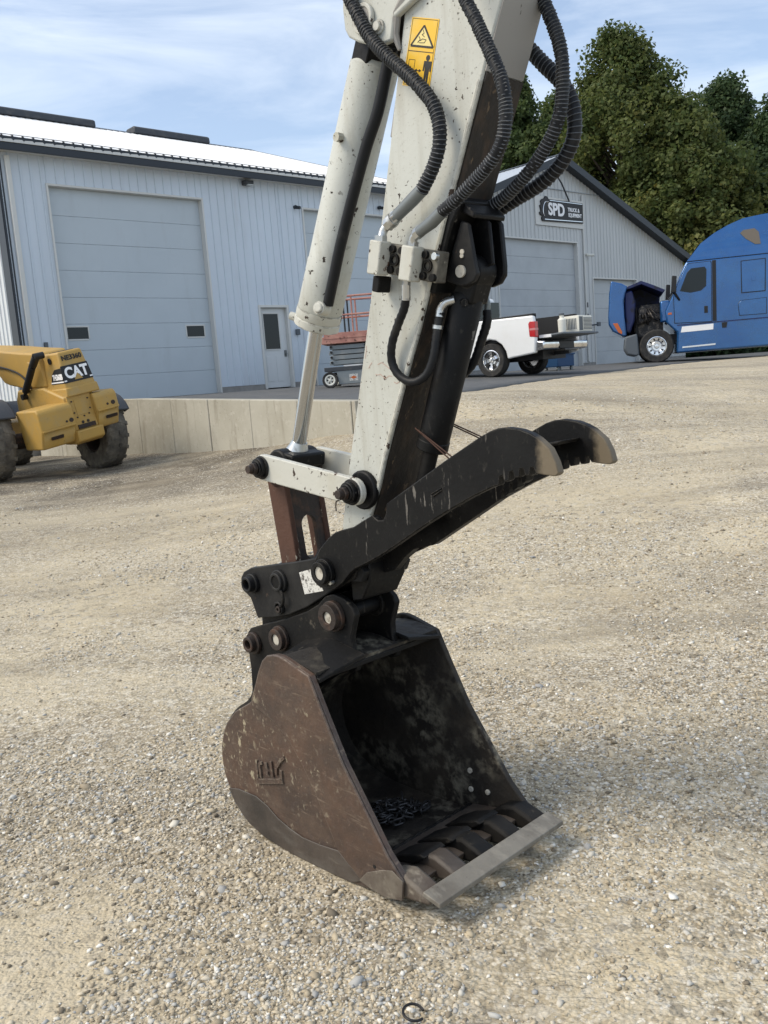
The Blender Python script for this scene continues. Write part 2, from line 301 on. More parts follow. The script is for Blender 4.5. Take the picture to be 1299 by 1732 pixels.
ctl += [BW(s, edge_off(s)+.05)+(pz(edge_off(s))-.012,) for s in (-3.6, -2.37, -.8, .7, 2.3, 3.92, 6.3, 8.76, 13, 17.64, 25)]
ctl = np.array(ctl); NC = len(ctl)
def phi(r2): return np.where(r2 > 1e-9, .5*r2*np.log(np.maximum(r2, 1e-12)), 0)
_d = ((ctl[:, None, :2]-ctl[None, :, :2])**2).sum(2); _K = phi(_d)+np.eye(NC)*.15
_P = np.c_[np.ones(NC), ctl[:, :2]]; _A = np.block([[_K, _P], [_P.T, np.zeros((3, 3))]])
_sol = np.linalg.solve(_A, np.r_[ctl[:, 2], 0, 0, 0])
def gz(x, y):
    x = np.asarray(x, float).ravel(); y = np.asarray(y, float).ravel(); out = np.empty(len(x))
    for i in range(0, len(x), 20000):
        X, Y = x[i:i+20000], y[i:i+20000]
        K = phi((X[:, None]-ctl[None, :, 0])**2+(Y[:, None]-ctl[None, :, 1])**2)
        z = K@_sol[:NC]+_sol[NC]+_sol[NC+1]*X+_sol[NC+2]*Y
        z = np.clip(z, -.05, 1.7)
        far = np.clip((np.hypot(X, Y-15)-45)/30, 0, 1); z = z*(1-far)+1.55*far
        und = .010*np.sin(2.1*X+.6*np.sin(1.3*Y))*np.sin(1.7*Y+1.1)+.006*np.sin(5.3*X+2*Y)*np.sin(4.1*Y-1.7*X)
        z = z+und*np.clip(1-np.hypot(X, Y)/25, .2, 1)
        s = (X-A0[0])*FD[0]+(Y-A0[1])*FD[1]; o = (X-A0[0])*FN[0]+(Y-A0[1])*FN[1]
        eo = np.interp(s, [e[0] for e in EDGE], [e[1] for e in EDGE])
        p = np.where(o < 4.3, 1.65-.007*np.maximum(o, 0), 1.62-.045*(o-4.3))
        ins = (s > -4.87) & (o < eo-.02)
        out[i:i+20000] = np.where(ins, np.minimum(z, p-.12), z)
    return out
NX, NY = 300, 270
gu = np.linspace(-4.4, 4.4, NX); gv = np.linspace(-1.3, 4.9, NY)
gx, gy = np.meshgrid(3.2*np.sinh(gu), 2.2+2.9*np.sinh(gv)); gzv = gz(gx, gy)
me = bpy.data.meshes.new('gravel_ground')
idx = np.arange(NX*NY).reshape(NY, NX)
qf = np.stack([idx[:-1, :-1], idx[:-1, 1:], idx[1:, 1:], idx[1:, :-1]], -1).reshape(-1, 4)
def fast_mesh(me, V, Fq):
    me.vertices.add(len(V)); me.vertices.foreach_set('co', np.asarray(V, np.float32).ravel())
    k = Fq.shape[1]; me.loops.add(Fq.size); me.loops.foreach_set('vertex_index', Fq.astype(np.int32).ravel())
    me.polygons.add(len(Fq)); me.polygons.foreach_set('loop_start', np.arange(0, Fq.size, k, dtype=np.int32)); me.polygons.foreach_set('loop_total', np.full(len(Fq), k, np.int32))
    me.update(calc_edges=True); me.validate()
fast_mesh(me, np.c_[gx.ravel(), gy.ravel(), gzv], qf); me.shade_smooth()

def ground_material():
    m = bpy.data.materials.new('gravel yard'); m.use_nodes = True; t = m.node_tree; N = t.nodes; L = t.links; b = N['Principled BSDF']
    b.inputs['Roughness'].default_value = .95; b.inputs['Specular IOR Level'].default_value = .15
    tcx = N.new('ShaderNodeTexCoord'); O = tcx.outputs['Object']
    def noise(sc, det=6, ro=.6, loc=(0, 0, 0), scv=(1, 1, 1)):
        mpn = N.new('ShaderNodeMapping'); mpn.inputs['Location'].default_value = loc; mpn.inputs['Scale'].default_value = scv; L.new(O, mpn.inputs[0])
        n = N.new('ShaderNodeTexNoise'); n.inputs['Scale'].default_value = sc; n.inputs['Detail'].default_value = det; n.inputs['Roughness'].default_value = ro; L.new(mpn.outputs[0], n.inputs['Vector']); return n.outputs[0]
    def rng_(v, a, c, d=0, e=1):
        r = N.new('ShaderNodeMapRange'); r.inputs[1].default_value = a; r.inputs[2].default_value = c; r.inputs[3].default_value = d; r.inputs[4].default_value = e; L.new(v, r.inputs[0]); return r.outputs[0]
    def mixc(f, a, c, mode='MIX'):
        x = N.new('ShaderNodeMix'); x.data_type = 'RGBA'; x.blend_type = mode
        if isinstance(f, float): x.inputs[0].default_value = f
        else: L.new(f, x.inputs[0])
        for i, q in ((6, a), (7, c)):
            if isinstance(q, tuple): x.inputs[i].default_value = q+(1,)
            else: L.new(q, x.inputs[i])
        return x.outputs[2]
    def vor(sc, out='Color', feat='F1'):
        v = N.new('ShaderNodeTexVoronoi'); v.inputs['Scale'].default_value = sc; v.feature = feat; v.inputs['Randomness'].default_value = 1
        L.new(O, v.inputs['Vector']); return v
    sand = mixc(rng_(noise(.55, 7), .36, .64), (.45, .375, .25), (.60, .515, .36))
    sand = mixc(rng_(noise(14, 5), .4, .7), sand, (.53, .455, .325))
    v1 = vor(75); hsv = N.new('ShaderNodeSeparateColor'); L.new(v1.outputs['Color'], hsv.inputs[0])
    peb = N.new('ShaderNodeValToRGB'); L.new(hsv.outputs[0], peb.inputs[0]); e = peb.color_ramp.elements
    e[0].color = (.20, .17, .125, 1); e[1].color = (.70, .65, .55, 1)
    for p_, c_ in ((.25, (.38, .325, .23, 1)), (.5, (.49, .425, .31, 1)), (.75, (.58, .52, .41, 1))):
        q = e.new(p_); q.color = c_
    # darker brown between the pebbles
    pebc = mixc(rng_(v1.outputs['Distance'], .35, .85), peb.outputs[0], (.26, .21, .14))
    dens = rng_(noise(.9, 6, .65, (4, 2, 0)), .38, .6)
    c = mixc(dens, sand, pebc)
    v2 = vor(24); s2 = N.new('ShaderNodeSeparateColor'); L.new(v2.outputs['Color'], s2.inputs[0])
    c = mixc(rng_(s2.outputs[0], .72, .98, 0, .5), c, (.52, .48, .4))
    c = mixc(rng_(s2.outputs[1], .78, .98, 0, .5), c, (.16, .14, .11))
    # darker brown towards the foot of the wall, then dark soil in patches
    sx = N.new('ShaderNodeSeparateXYZ'); L.new(O, sx.inputs[0])
    lf = N.new('ShaderNodeMath'); lf.operation = 'MULTIPLY'; L.new(rng_(sx.outputs[1], 8.5, 12.5), lf.inputs[0]); L.new(rng_(sx.outputs[0], .4, -1.8), lf.inputs[1])
    lf2 = N.new('ShaderNodeMath'); lf2.operation = 'MULTIPLY'; L.new(lf.outputs[0], lf2.inputs[0]); L.new(rng_(noise(1.3, 5, .6, (8, 1, 0)), .3, .6, .35, 1), lf2.inputs[1])
    c = mixc(lf2.outputs[0], c, (.085, .072, .055))
    c = mixc(rng_(noise(.35, 6, .6, (1, 7, 0)), .46, .72, 0, .5), c, (.26, .215, .15))
    # long packed lanes left by wheels, running across the yard
    c = mixc(rng_(noise(1.0, 5, .55, (3, 5, 0), (.12, .9, 1)), .50, .64, 0, .5), c, (.55, .475, .34))
    c = mixc(rng_(noise(1.0, 6, .6, (9, 2, 0), (.16, 1.1, 1)), .53, .66, 0, .55), c, (.22, .19, .145))
    def mul(a, k_):
        q_ = N.new('ShaderNodeMath'); q_.operation = 'MULTIPLY'; L.new(a, q_.inputs[0]); L.new(k_, q_.inputs[1]); return q_.outputs[0]
    gate = rng_(noise(.75, 6, .62, (4, 2, 0), (.7, 1.2, 1)), .40, .56, .18, 1)
    c = mixc(mul(rng_(noise(22, 3, .5, (5, 9, 0)), .55, .66, 0, .55), gate), c, (.24, .2, .145))
    c = mixc(mul(rng_(noise(26, 3, .5, (1, 4, 0)), .56, .66, 0, .55), gate), c, (.70, .65, .54))
    c = mixc(mul(rng_(noise(48, 4, .6, (2, 2, 0)), .57, .66, 0, .8), gate), c, (.78, .73, .63))
    c = mixc(mul(rng_(noise(40, 4, .6, (6, 3, 0)), .57, .68, 0, .75), gate), c, (.16, .135, .10))
    L.new(c, b.inputs['Base Color'])
    h = N.new('ShaderNodeMath'); h.operation = 'MULTIPLY_ADD'; L.new(v1.outputs['Distance'], h.inputs[0]); h.inputs[1].default_value = -.5; L.new(noise(30, 6), h.inputs[2])
    bp = N.new('ShaderNodeBump'); bp.inputs['Strength'].default_value = .6; bp.inputs['Distance'].default_value = .02; L.new(h.outputs[0], bp.inputs['Height'])
    bp2 = N.new('ShaderNodeBump'); bp2.inputs['Strength'].default_value = .7; bp2.inputs['Distance'].default_value = .14; L.new(noise(2.2, 7, .65, (0, 0, 0), (.55, 1.3, 1)), bp2.inputs['Height']); L.new(bp.outputs[0], bp2.inputs['Normal'])
    L.new(bp2.outputs[0], b.inputs['Normal']); return m
MT['ground'] = ground_material()
g = link('ground', me, 'ground'); g['kind'] = 'structure'

# pavement in front of the workshops (built in the facade frame)
ss = np.concatenate([np.arange(-4.75, 20, .25), np.arange(20, 76, 2)]); V = []; nn = 22
for i, s_ in enumerate(ss):
    eo = edge_off(s_)+(.05*sin(s_*5.1)+.05*sin(s_*13.7+1)+.03*sin(31*s_))*(s_ > -4)
    for k in range(nn+1):
        o_ = -3+(eo+3)*k/nn; V.append((s_, -o_, pz(max(o_, 0))))
    V.append((s_, -eo-.02, pz(eo)-.3))
nr = nn+2; idx = np.arange(len(V)).reshape(len(ss), nr)
qf = np.stack([idx[:-1, :-1], idx[:-1, 1:], idx[1:, 1:], idx[1:, :-1]], -1).reshape(-1, 4)[:, ::-1]
me = bpy.data.meshes.new('pavement'); fast_mesh(me, V, qf)
pv = link('pavement', me, 'asphalt'); pv.location = (A0[0], A0[1], 0); pv.rotation_euler = (0, 0, FA); pv['kind'] = 'structure'

# ------------------------------------------------------------------ retaining wall
rw = thing('retaining_wall', 'stained concrete retaining wall holding up the asphalt apron, behind the yellow telehandler', 'wall', (A0[0], A0[1], 0), FA)
o_ = -.02; k = 0
while o_ < 11.0:
    o2 = min(o_+1.22, 11.05); mb = MB(); g_ = .007
    t0, t1 = pz(max(o_, 0))+.035, pz(o2)+.035
    mb.prismx([(-o2+g_, .2), (-o_-g_, .2), (-o_-g_, t0), (-o2+g_, t1)], -4.98-.004*(k % 3), -4.745)
    part('concrete_panel', mb, 'concrete', rw, .012); o_ = o2; k += 1

# ------------------------------------------------------------------ buildings
RIB = [(0, 0), (.014, .028), (.034, .028), (.048, 0)]
def sheet_mesh(a0, a1, zb, zt, mapf):
    pts = []; a = 0; w_ = a1-a0
    while a < w_-.06:
        pts += [(a0+a+x, d) for x, d in RIB if a+x < w_]; a += .2286
    pts.append((a1, 0)); V = []; Fq = []
    for x, d in pts: V += [mapf(x, d, zb(x)), mapf(x, d, zt(x))]
    for i in range(len(pts)-1): Fq.append((2*i, 2*i+2, 2*i+3, 2*i+1))
    me = bpy.data.meshes.new('siding_panel'); me.from_pydata(V, [], Fq); return me
def sheets(parent, regions, zb, zt, mapf, m, name='siding_panel', step=.9144):
    for (a0, a1, b) in regions:
        a = a0
        while a < a1-.03:
            e = min(a+step, a1)
            if a1-e < .1: e = a1
            bb = (lambda x, b=b: b) if b is not None else zb
            link(name, sheet_mesh(a, e, bb, zt, mapf), m, parent); a = e
def frame_mb(x0, x1, z0, z1, w_, y0, y1, bottom=False):
    mb = MB(); mb.box(x0-w_, x0, y0, y1, z0, z1+w_); mb.box(x1, x1+w_, y0, y1, z0, z1+w_); mb.box(x0, x1, y0, y1, z1, z1+w_)
    if bottom: mb.box(x0, x1, y0, y1, z0-w_ if False else z0-w_, z0)
    return mb
def garage_door(parent, x0, x1, z0, z1, nsec, m, rec=.14, wins=(), jw=.07):
    gd = part('garage_door', frame_mb(x0+.03, x1-.03, z0, z1-.03, .05, -.035, .26), 'jamb', parent, .006)
    hs = (z1-.03-z0)/nsec
    for k in range(nsec):
        mb = MB(); za, zb_ = z0+k*hs+.0015, z0+(k+1)*hs-.0015
        mb.prismx([(rec+.05, za), (rec+.007, za), (rec, za+.007), (rec, zb_-.007), (rec+.007, zb_), (rec+.05, zb_)], x0+.032, x1-.032)
        part('door_section', mb, m, gd)
    mb = MB().box(x0+.035, x1-.035, rec+.03, rec+.04, z0, z1-.03); part('seal', mb, 'seal', gd)
    for (a, b, c, d) in wins:
        part('window_frame', frame_mb(a, b, c, d, .035, rec-.012, rec+.02, True), 'jamb', gd, .004)
        part('pane', MB().box(a+.001, b-.001, rec-.004, rec+.01, c+.001, d-.001), 'glass', gd)
    return gd
bl = thing('workshop', 'long pale steel workshop with white metal roof and dark eave', 'building', (A0[0], A0[1], 0), FA)
SL, SR, DEP, PIT = -5.1, 8.2, 18.4, .36
front = lambda a, d, z: (a, -d, z)
sheets(bl, [(SL, -4.06, 1.795), (-4.06, 0, 6.6), (0, 1.43, 1.795), (1.43, 2.45, 3.93), (2.45, 3.25, 1.795), (3.25, 7.25, 6.6), (7.25, SR, 1.795)], None, lambda x: 7.22, front, 'siding')
gab = lambda y: 7.25+PIT*(9.2-abs(y-9.2))
sheets(bl, [(0, DEP, 1.6)], None, gab, lambda a, d, z: (SL-d, a, z), 'sidinglit')
sheets(bl, [(0, DEP, 1.6)], None, gab, lambda a, d, z: (SR+d, a, z), 'sidinglit')
mb = MB(); mb.box(SL+.3, SR-.3, .3, DEP, 1.3, 7.15); part('wall_core', mb, 'found', bl)
for a, b in ((SL, -4.08), (.02, 1.42), (2.46, 3.23), (7.27, SR)): part('foundation', MB().box(a, b, .004, .25, 1.35, 1.797), 'found', bl)
for a, b, z_ in ((SL+.001, SL+.25, .2), (SR-.25, SR-.001, .9)): part('foundation', MB().box(a, b, .2501, DEP, z_, 1.62), 'found', bl)
cphi = 1/sqrt(1+PIT*PIT); sphi = PIT*cphi; RL = (9.2+.38)/cphi
def roofm(a, d, t): return (a, -.38+t*cphi-d*sphi, 7.44+t*sphi+d*cphi)
def roofb(a, d, t): return (a, DEP+.38-t*cphi+d*sphi, 7.44+t*sphi+d*cphi)
for mf in (roofm, roofb): sheets(bl, [(SL-.22, SR+.22, 0.)], None, lambda x: RL, mf, 'roof', 'roof_panel')
mb = MB(); mb.box(SL-.22, SR+.22, -.40, -.355, 7.15, 7.30); part('fascia', mb, 'trim', bl, .006)
mb = MB(); mb.box(SL-.2, SR+.2, -.354, -.002, 7.2, 7.225); part('soffit', mb, 'jamb', bl)
mb = MB(); mb.box(SL-.21, SR+.21, -.372, -.33, 7.302, 7.435); part('eave_strip', mb, 'trim', bl)
x = SL-.2
while x < SR+.1:
    mb = MB(); mb.prism([(x, 7.315), (x+.225, 7.315), (x+.225, 7.36), (x+.19, 7.385), (x+.03, 7.375), (x, 7.35)], -.405, -.373); part('eave_tab', mb, 'jamb', bl); x += .2286
mb = MB()
P = [roofm(0, .030, .0), roofm(0, .030, .07), roofm(0, .040, .07), roofm(0, .040, .0)]
mb.prismx([(p[1], p[2]) for p in P], SL-.2, SR+.2); part('dark_eave_line', mb, 'trim', bl)  # thin dark strip along the lower edge of the roof
zr = 7.44+PIT*(9.58)
for sx_, nm in ((SL-.26, 'rake_trim'), (SR+.2, 'rake_trim')):
    mb = MB(); mb.prismx([(-.4, 7.17), (-.4, 7.46), (9.2, zr+.03), (DEP+.4, 7.46), (DEP+.4, 7.17), (9.2, zr-.25)], sx_, sx_+.05); part(nm, mb, 'trim', bl)
mb = MB(); mb.prismx([(8.9, zr-.075), (9.2, zr+.05), (9.5, zr-.075)], SL-.2, SR+.2); part('ridge_cap', mb, 'trim', bl)
for a, b in ((-2.55, 1.84), (3.27, 6.31)):
    mb = MB(); mb.prismx([(8.85, zr-.06), (8.87, zr+.15), (8.97, zr+.20), (9.43, zr+.20), (9.53, zr+.15), (9.55, zr-.06)], a, b); part('ridge_vent', mb, 'fender', bl, .04)
mb = MB(); mb.box(SL-.03, SL+.07, -.028, -.022, 1.5, 7.2); mb.box(SL-.045, SL-.024, -.02, .34, 1.5, 7.25); part('corner_trim', mb, 'trim', bl)
mb = MB(); mb.box(-4.955, -4.85, -.105, -.025, 1.85, 7.12); mb.box(-4.955, -4.85, -.24, -.025, 1.72, 1.86); part('downspout', mb, 'jamb', bl, .012)
garage_door(bl, -4.06, 0, 1.65, 6.6, 8, 'gdoor', wins=[(-3.94, -3.43, 3.15, 3.42), (-.76, -.25, 3.14, 3.41)])
garage_door(bl, 3.25, 7.25, 1.65, 6.6, 8, 'gdoor', wins=[(3.4, 3.9, 3.15, 3.42), (6.6, 7.1, 3.15, 3.42)])
dr = part('entry_door', frame_mb(1.50, 2.38, 1.655, 3.86, .07, -.03, .2), 'jamb', bl, .006)
part('door_leaf', MB().box(1.502, 2.378, .10, .14, 1.68, 3.855), 'mandoor', dr, .004)
part('pane', MB().box(1.63, 2.13, .088, .1, 2.74, 3.70), 'glass', dr)
part('glazing_bead', frame_mb(1.632, 2.128, 2.742, 3.698, .03, .082, .099, True), 'jamb', dr)
for a, b, c, d in ((1.62, 1.83, 1.85, 2.55), (1.95, 2.16, 1.85, 2.55)): part('raised_panel', MB().box(a, b, .092, .1, c, d), 'mandoor', dr, .007)
mb = MB(); mb.box(2.25, 2.33, .085, .1, 2.52, 2.70); mb.cyl((2.29, .1, 2.6), (2.29, .04, 2.6), .025, n=12); part('door_lock', mb, 'ferrule', dr)
mb = MB(); mb.box(1.26, 1.52, -.22, -.03, 7.03, 7.15); part('flood_light', mb, 'fender', bl, .02); part('lamp_lens', MB().rbox((1.42, -.2, 7.025), (.2, .1, .02)), 'lens', bl)
for x, z in ((2.97, 6.6), (6.2, 6.82)):
    mb = MB(); mb.cyl((x, -.02, z), (x, -.1, z), .05, n=14); mb.cyl((x+.02, -.08, z-.01), (x+.06, -.2, z-.04), .045, n=14); part('security_camera', mb, 'trim', bl)
mb = MB(); mb.box(2.62, 2.74, -.09, -.02, 3.1, 3.26); part('switch_box', mb, 'greyplastic', bl, .008)
mb = MB(); mb.box(-4.60, -4.52, -.08, -.02, 2.92, 3.08); mb.cyl((-4.56, -.05, 2.92), (-4.56, -.05, 1.7), .014, n=8); part('outlet_box', mb, 'greyplastic', bl, .006)

c = BW(0, -.786)
br = thing('gabled_shop', 'light grey gabled steel shop with shop sign, behind the pickup', 'building', (c[0], c[1], 0), FA)
RX, RZ, RP, XL, XR = 16.36, 9.57, .357, 8.75, 25.9
rtop = lambda x: RZ-RP*abs(x-RX)-.06
sheets(br, [(XL, 12.62, 1.76), (12.62, 17.61, 6.47), (17.61, 18.58, 1.76), (18.58, 21.87, 5.13), (21.87, XR, 1.76)], None, lambda x: min(8.4, rtop(x)), front, 'sidingr')
jr = (RZ-.06-8.4)/RP
def sheet_hi():
    a = RX-jr
    while a < RX+jr-.03:
        e = min(a+.9144, RX+jr); link('siding_panel', sheet_mesh(a, e, lambda x: 8.4, lambda x: max(8.402, rtop(x)), lambda q, d, z: (q, -d-.03, z)), 'sidingr', br); a = e
sheet_hi()
part('joint_trim', MB().box(RX-jr-.1, RX+jr+.1, -.055, -.021, 8.375, 8.402), 'seal', br)
RD = 24.
for x_, sg in ((XL, -1), (XR, 1)): sheets(br, [(0, RD, 1.6)], None, lambda y, z=rtop(x_): z, lambda a, d, z, x_=x_, sg=sg: (x_+sg*d, a, z), 'sidingr')
part('wall_core', MB().prism([(XL+.3, 1.2), (XR-.3, 1.2), (XR-.3, rtop(XR-.3)-.1), (RX, RZ-.2), (XL+.3, rtop(XL+.3)-.1)], .3, RD), 'found', br)
for a, b in ((XL, 12.6), (17.63, 18.56), (21.89, XR)): part('foundation', MB().box(a, b, .004, .25, 1.3, 1.765), 'found', br)
cr = 1/sqrt(1+RP*RP); sr = RP*cr
def rr(a, d, t): return (RX+t*cr+d*sr, a, RZ-t*sr+d*cr)
def rl_(a, d, t): return (RX-t*cr-d*sr, a, RZ-t*sr+d*cr)
sheets(br, [(-.42, RD+.4, 0.)], None, lambda x: (XR+.35-RX)/cr, rr, 'roof', 'roof_panel')
sheets(br, [(-.42, RD+.4, 0.)], None, lambda x: (RX-XL-.02)/cr, rl_, 'roof', 'roof_panel')
for sg, ln in ((1, XR+.38-RX), (-1, RX-XL-.02)):
    mb = MB(); mb.prism([(RX, RZ+.03), (RX+sg*ln, RZ+.03-RP*ln), (RX+sg*ln, RZ-.24-RP*ln), (RX, RZ-.24)], -.46, -.41); part('rake_trim', mb, 'trim', br)
    mb = MB(); mb.prism([(RX, RZ-.14), (RX+sg*ln, RZ-.14-RP*ln), (RX+sg*ln, RZ-.17-RP*ln), (RX, RZ-.17)], -.409, -.01); part('soffit', mb, 'trim', br)
part('ridge_cap', MB().prism([(RX-.2, RZ-.02), (RX, RZ+.07), (RX+.2, RZ-.02)], -.4, RD), 'trim', br)
garage_door(br, 12.62, 17.61, 1.59, 6.47, 8, 'gdoorr')
garage_door(br, 18.58, 21.87, 1.59, 5.13, 6, 'gdoorr')
mb = MB(); mb.cyl((18.15, -.02, 6.02), (18.15, -.1, 6.02), .05, n=12); mb.cyl((18.12, -.1, 6.0), (18.32, -.3, 5.97), .055, n=12); part('security_camera', mb, 'acwhite', br)
for z_ in (4.05, 3.6): part('latch_box', MB().box(18.02, 18.1, -.08, -.02, z_-.1, z_+.1), 'fender', br, .01)
part('downspout', MB().box(17.98, 18.05, -.07, -.022, 1.8, 8.3), 'jamb', br, .01)
mb = MB(); mb.cyl((18.4, -.02, 3.25), (18.4, -.3, 3.25), .03, n=10); mb.box(18.32, 18.5, -.36, -.28, 3.18, 3.34); part('door_switch', mb, 'greyplastic', br)

# shop sign on the gable
sg = thing('shop_sign', 'black shop sign with bold white letters on a white board on the gable', 'sign', (c[0], c[1], 0), FA)
part('backing_board', MB().box(14.95, 18.08, -.06, -.024, 7.0, 8.06), 'jamb', sg, .006)
poly = [(15.42, 7.14), (17.95, 7.20), (17.97, 7.97), (15.75, 7.97), (15.68, 8.06), (15.55, 8.07), (15.48, 7.98), (15.33, 7.94), (15.24, 7.86), (15.28, 7.76), (15.18, 7.70), (15.22, 7.6), (15.24, 7.50), (15.14, 7.44), (15.2, 7.36), (15.31, 7.33), (15.26, 7.24), (15.3, 7.15)]
part('sign_plate', MB().prism(poly, -.11, -.061), 'machineblack', sg, .008)
part('border_line', MB().prism([(15.44, 7.20), (17.9, 7.25), (17.9, 7.275), (15.44, 7.225)], -.118, -.11), 'alloy', sg)
part('border_line', MB().prism([(15.8, 7.915), (17.92, 7.92), (17.92, 7.94), (15.8, 7.935)], -.118, -.11), 'alloy', sg)
mb = MB(); mb.tube(spline([(15.72, -.115, 7.86), (15.5, -.115, 7.83), (15.38, -.115, 7.65), (15.36, -.115, 7.45), (15.42, -.115, 7.33)], .03), .022, 6); part('border_line', mb, 'alloy', sg)
text('lettering', 'SPD', .62, 'whitepaint', sg, (1, 0, 0), (0, 0, 1), (16.2, -.118, 7.585), .98, .006, .022)
text('lettering', 'TRUCK &', .2, 'whitepaint', sg, (1, 0, 0), (0, 0, 1), (17.32, -.116, 7.66), .92, .004, .006)
text('lettering', 'EQUIPMENT', .2, 'whitepaint', sg, (1, 0, 0), (0, 0, 1), (17.4, -.116, 7.46), .80, .004, .006)
mb = MB(); mb.tube([(15.55, -.40, 9.1), (16.3, -.33, 8.55), (17.05, -.12, 7.98)], .03, 8); part('stay_rod', mb, 'trim', sg)

# ------------------------------------------------------------------ excavator arm (local x towards the machine, y across, z up)
EX = (.056, 2.332, 0.); EXA = radians(43.5-90)
ex = thing('excavator_arm', 'cream excavator arm with black hydraulic thumb and rusty bucket resting on the gravel', 'excavator arm', EX, EXA)
def disc(mb, x, z, y0, y1, r, n=24): return mb.cyl((x, y0, z), (x, y1, z), r, n=n)
def ring(mb, x, z, y0, y1, r, ri, n=24): return mb.lathe([(ri, y0), (r, y0), (r, y1), (ri, y1)], n, 'y', (x, 0, z))
def hexa(mb, x, z, y0, y1, r): return mb.cyl((x, y0, z), (x, y1, z), r, n=6)
def pin_end(parent, x, z, y, r, cap='cap', ro=None, h=.025, m='coupler'):        # collar with a pale pin face in it
    mb = MB(); ring(mb, x, z, y-h, y, ro or r*1.75, r); ring(mb, x, z, y-h*.45, y, (ro or r*1.75)*1.18, r*1.2); c_ = part('collar', mb, m, parent, .002)
    part('pin_face', disc(MB(), x, z, y-h*.8, y, r*.995), cap, parent)
W0, W1 = .215, .375
# stick ------------------------------------------------------------
left = [(-.46, 1.045), (-.495, 1.06), (-.512, 1.10), (-.495, 1.158), (-.448, 1.317), (-.397, 1.474), (-.345, 1.64), (-.289, 1.821), (-.224, 2.014), (-.171, 2.195), (-.120, 2.377), (-.04, 2.66), (.10, 3.15)]
right = [(-.415, 1.045), (-.395, 1.075), (-.364, 1.151), (-.316, 1.243), (-.287, 1.315), (-.235, 1.426), (-.181, 1.539), (-.104, 1.692), (-.019, 1.880), (.017, 1.962), (.114, 2.166), (.170, 2.286), (.246, 2.446), (.36, 2.69), (.56, 3.12)]
stick = part('stick', MB().prism(left+right[::-1], W0, W1), 'cream', ex, .006)
rp = right[1:12]+[(.178, 2.303)]
mb = MB(); mb.prism(offset_path(rp, 0.001)+offset_path(rp, -.006)[::-1], W0+.008, W1-.002); part('underside_plate', mb, 'weather', stick)
rp = [(.179, 2.305), (.246, 2.448), (.36, 2.692), (.555, 3.11)]
mb = MB(); mb.prism(offset_path(rp, 0.001)+offset_path(rp, -.004)[::-1], W0+.004, W1-.002); part('underside_plate', mb, 'greyside', stick)
rp = right[2:12]
mb = MB(); mb.tube([(x-.004, W0-.001, z) for x, z in rp], .007, 8); part('weld_bead', mb, 'cream2', stick)
mb = MB(); mb.prism([(-.20, 2.24), (-.165, 2.24), (-.13, 2.345), (-.165, 2.345)], .25, .34); part('stop_block', mb, 'greyside', stick, .004)
bp_ = [(-.293, 2.60), (-.290, 2.545), (-.277, 2.521), (-.242, 2.498), (-.165, 2.462), (-.11, 2.462), (-.096, 2.513), (-.013, 2.536), (.06, 2.60), (.08, 2.72), (-.02, 2.80), (-.2, 2.78), (-.28, 2.70)]
b1 = part('cylinder_bracket', MB().prism(bp_, .192, W0-.001), 'cream', stick, .006); b2 = part('cylinder_bracket', MB().prism(bp_, W1+.001, W1+.024), 'cream', stick, .006)
mb = MB(); ring(mb, -.205, 2.545, .178, .1915, .040, .028); part('pin_ring', mb, 'cream2', stick, .003)
part('pin_face', disc(MB(), -.205, 2.545, .181, .192, .0278), 'greyside', stick)
mb = MB(); disc(mb, -.150, 2.508, .176, .192, .012, 12); disc(mb, -.150, 2.508, .186, .192, .019, 12); part('bolt', mb, 'cream2', stick)
mb = MB(); mb.tube([(-.01, .2, 2.60), (-.05, .2, 2.555), (-.094, .204, 2.528), (-.11, .207, 2.48), (-.100, .211, 2.437)], [.012, .014, .013, .012, .005], 8); part('weld_bead', mb, 'greyside', stick)
mb = MB(); disc(mb, -.383, 1.228, .196, W0+.002, .062); disc(mb, -.383, 1.228, W1-.002, W1+.02, .062); part('pivot_boss', mb, 'black', stick, .006)
# warning decal
dcl = part('warning_decal', MB().prism([(-.048, 2.505), (.046, 2.468), (-.005, 2.313), (-.102, 2.348)], W0-.0012, W0-.0001), 'yellow', stick)
dl = [(-.048, 2.505), (.046, 2.468), (-.005, 2.313), (-.102, 2.348)]
def dp(u, v_):                                     # decal coordinates: u across 0..1, v down 0..1
    a = [dl[0][i]*(1-u)+dl[1][i]*u for i in (0, 1)]; b = [dl[3][i]*(1-u)+dl[2][i]*u for i in (0, 1)]
    return (a[0]*(1-v_)+b[0]*v_, a[1]*(1-v_)+b[1]*v_)
def stroke(mb, pts, w_, y0, y1, closed=False):
    q = list(pts)+([pts[0]] if closed else [])
    for a, b in zip(q[:-1], q[1:]):
        (x0, z0), (x1, z1) = a, b; l = sqrt((x1-x0)**2+(z1-z0)**2); nx, nz = -(z1-z0)/l*w_/2, (x1-x0)/l*w_/2
        mb.prism([(x0+nx, z0+nz), (x1+nx, z1+nz), (x1-nx, z1-nz), (x0-nx, z0-nz)], y0, y1)
    return mb
yd = (W0-.0016, W0-.0011)
part('warning_triangle', MB().prism([dp(.5, .125), dp(.12, .405), dp(.90, .405)], *yd), mat('pale decal yellow', (.75, .62, .25), .4), dcl)
mb = MB(); stroke(mb, [dp(.5, .11), dp(.10, .41), dp(.92, .41)], .005, yd[0]-.0005, yd[1]-.0002, True); stroke(mb, [dp(.04, .02), dp(.96, .02), dp(.96, .98), dp(.04, .98)], .0012, *yd, True); stroke(mb, [dp(.04, .485), dp(.96, .485)], .002, *yd)
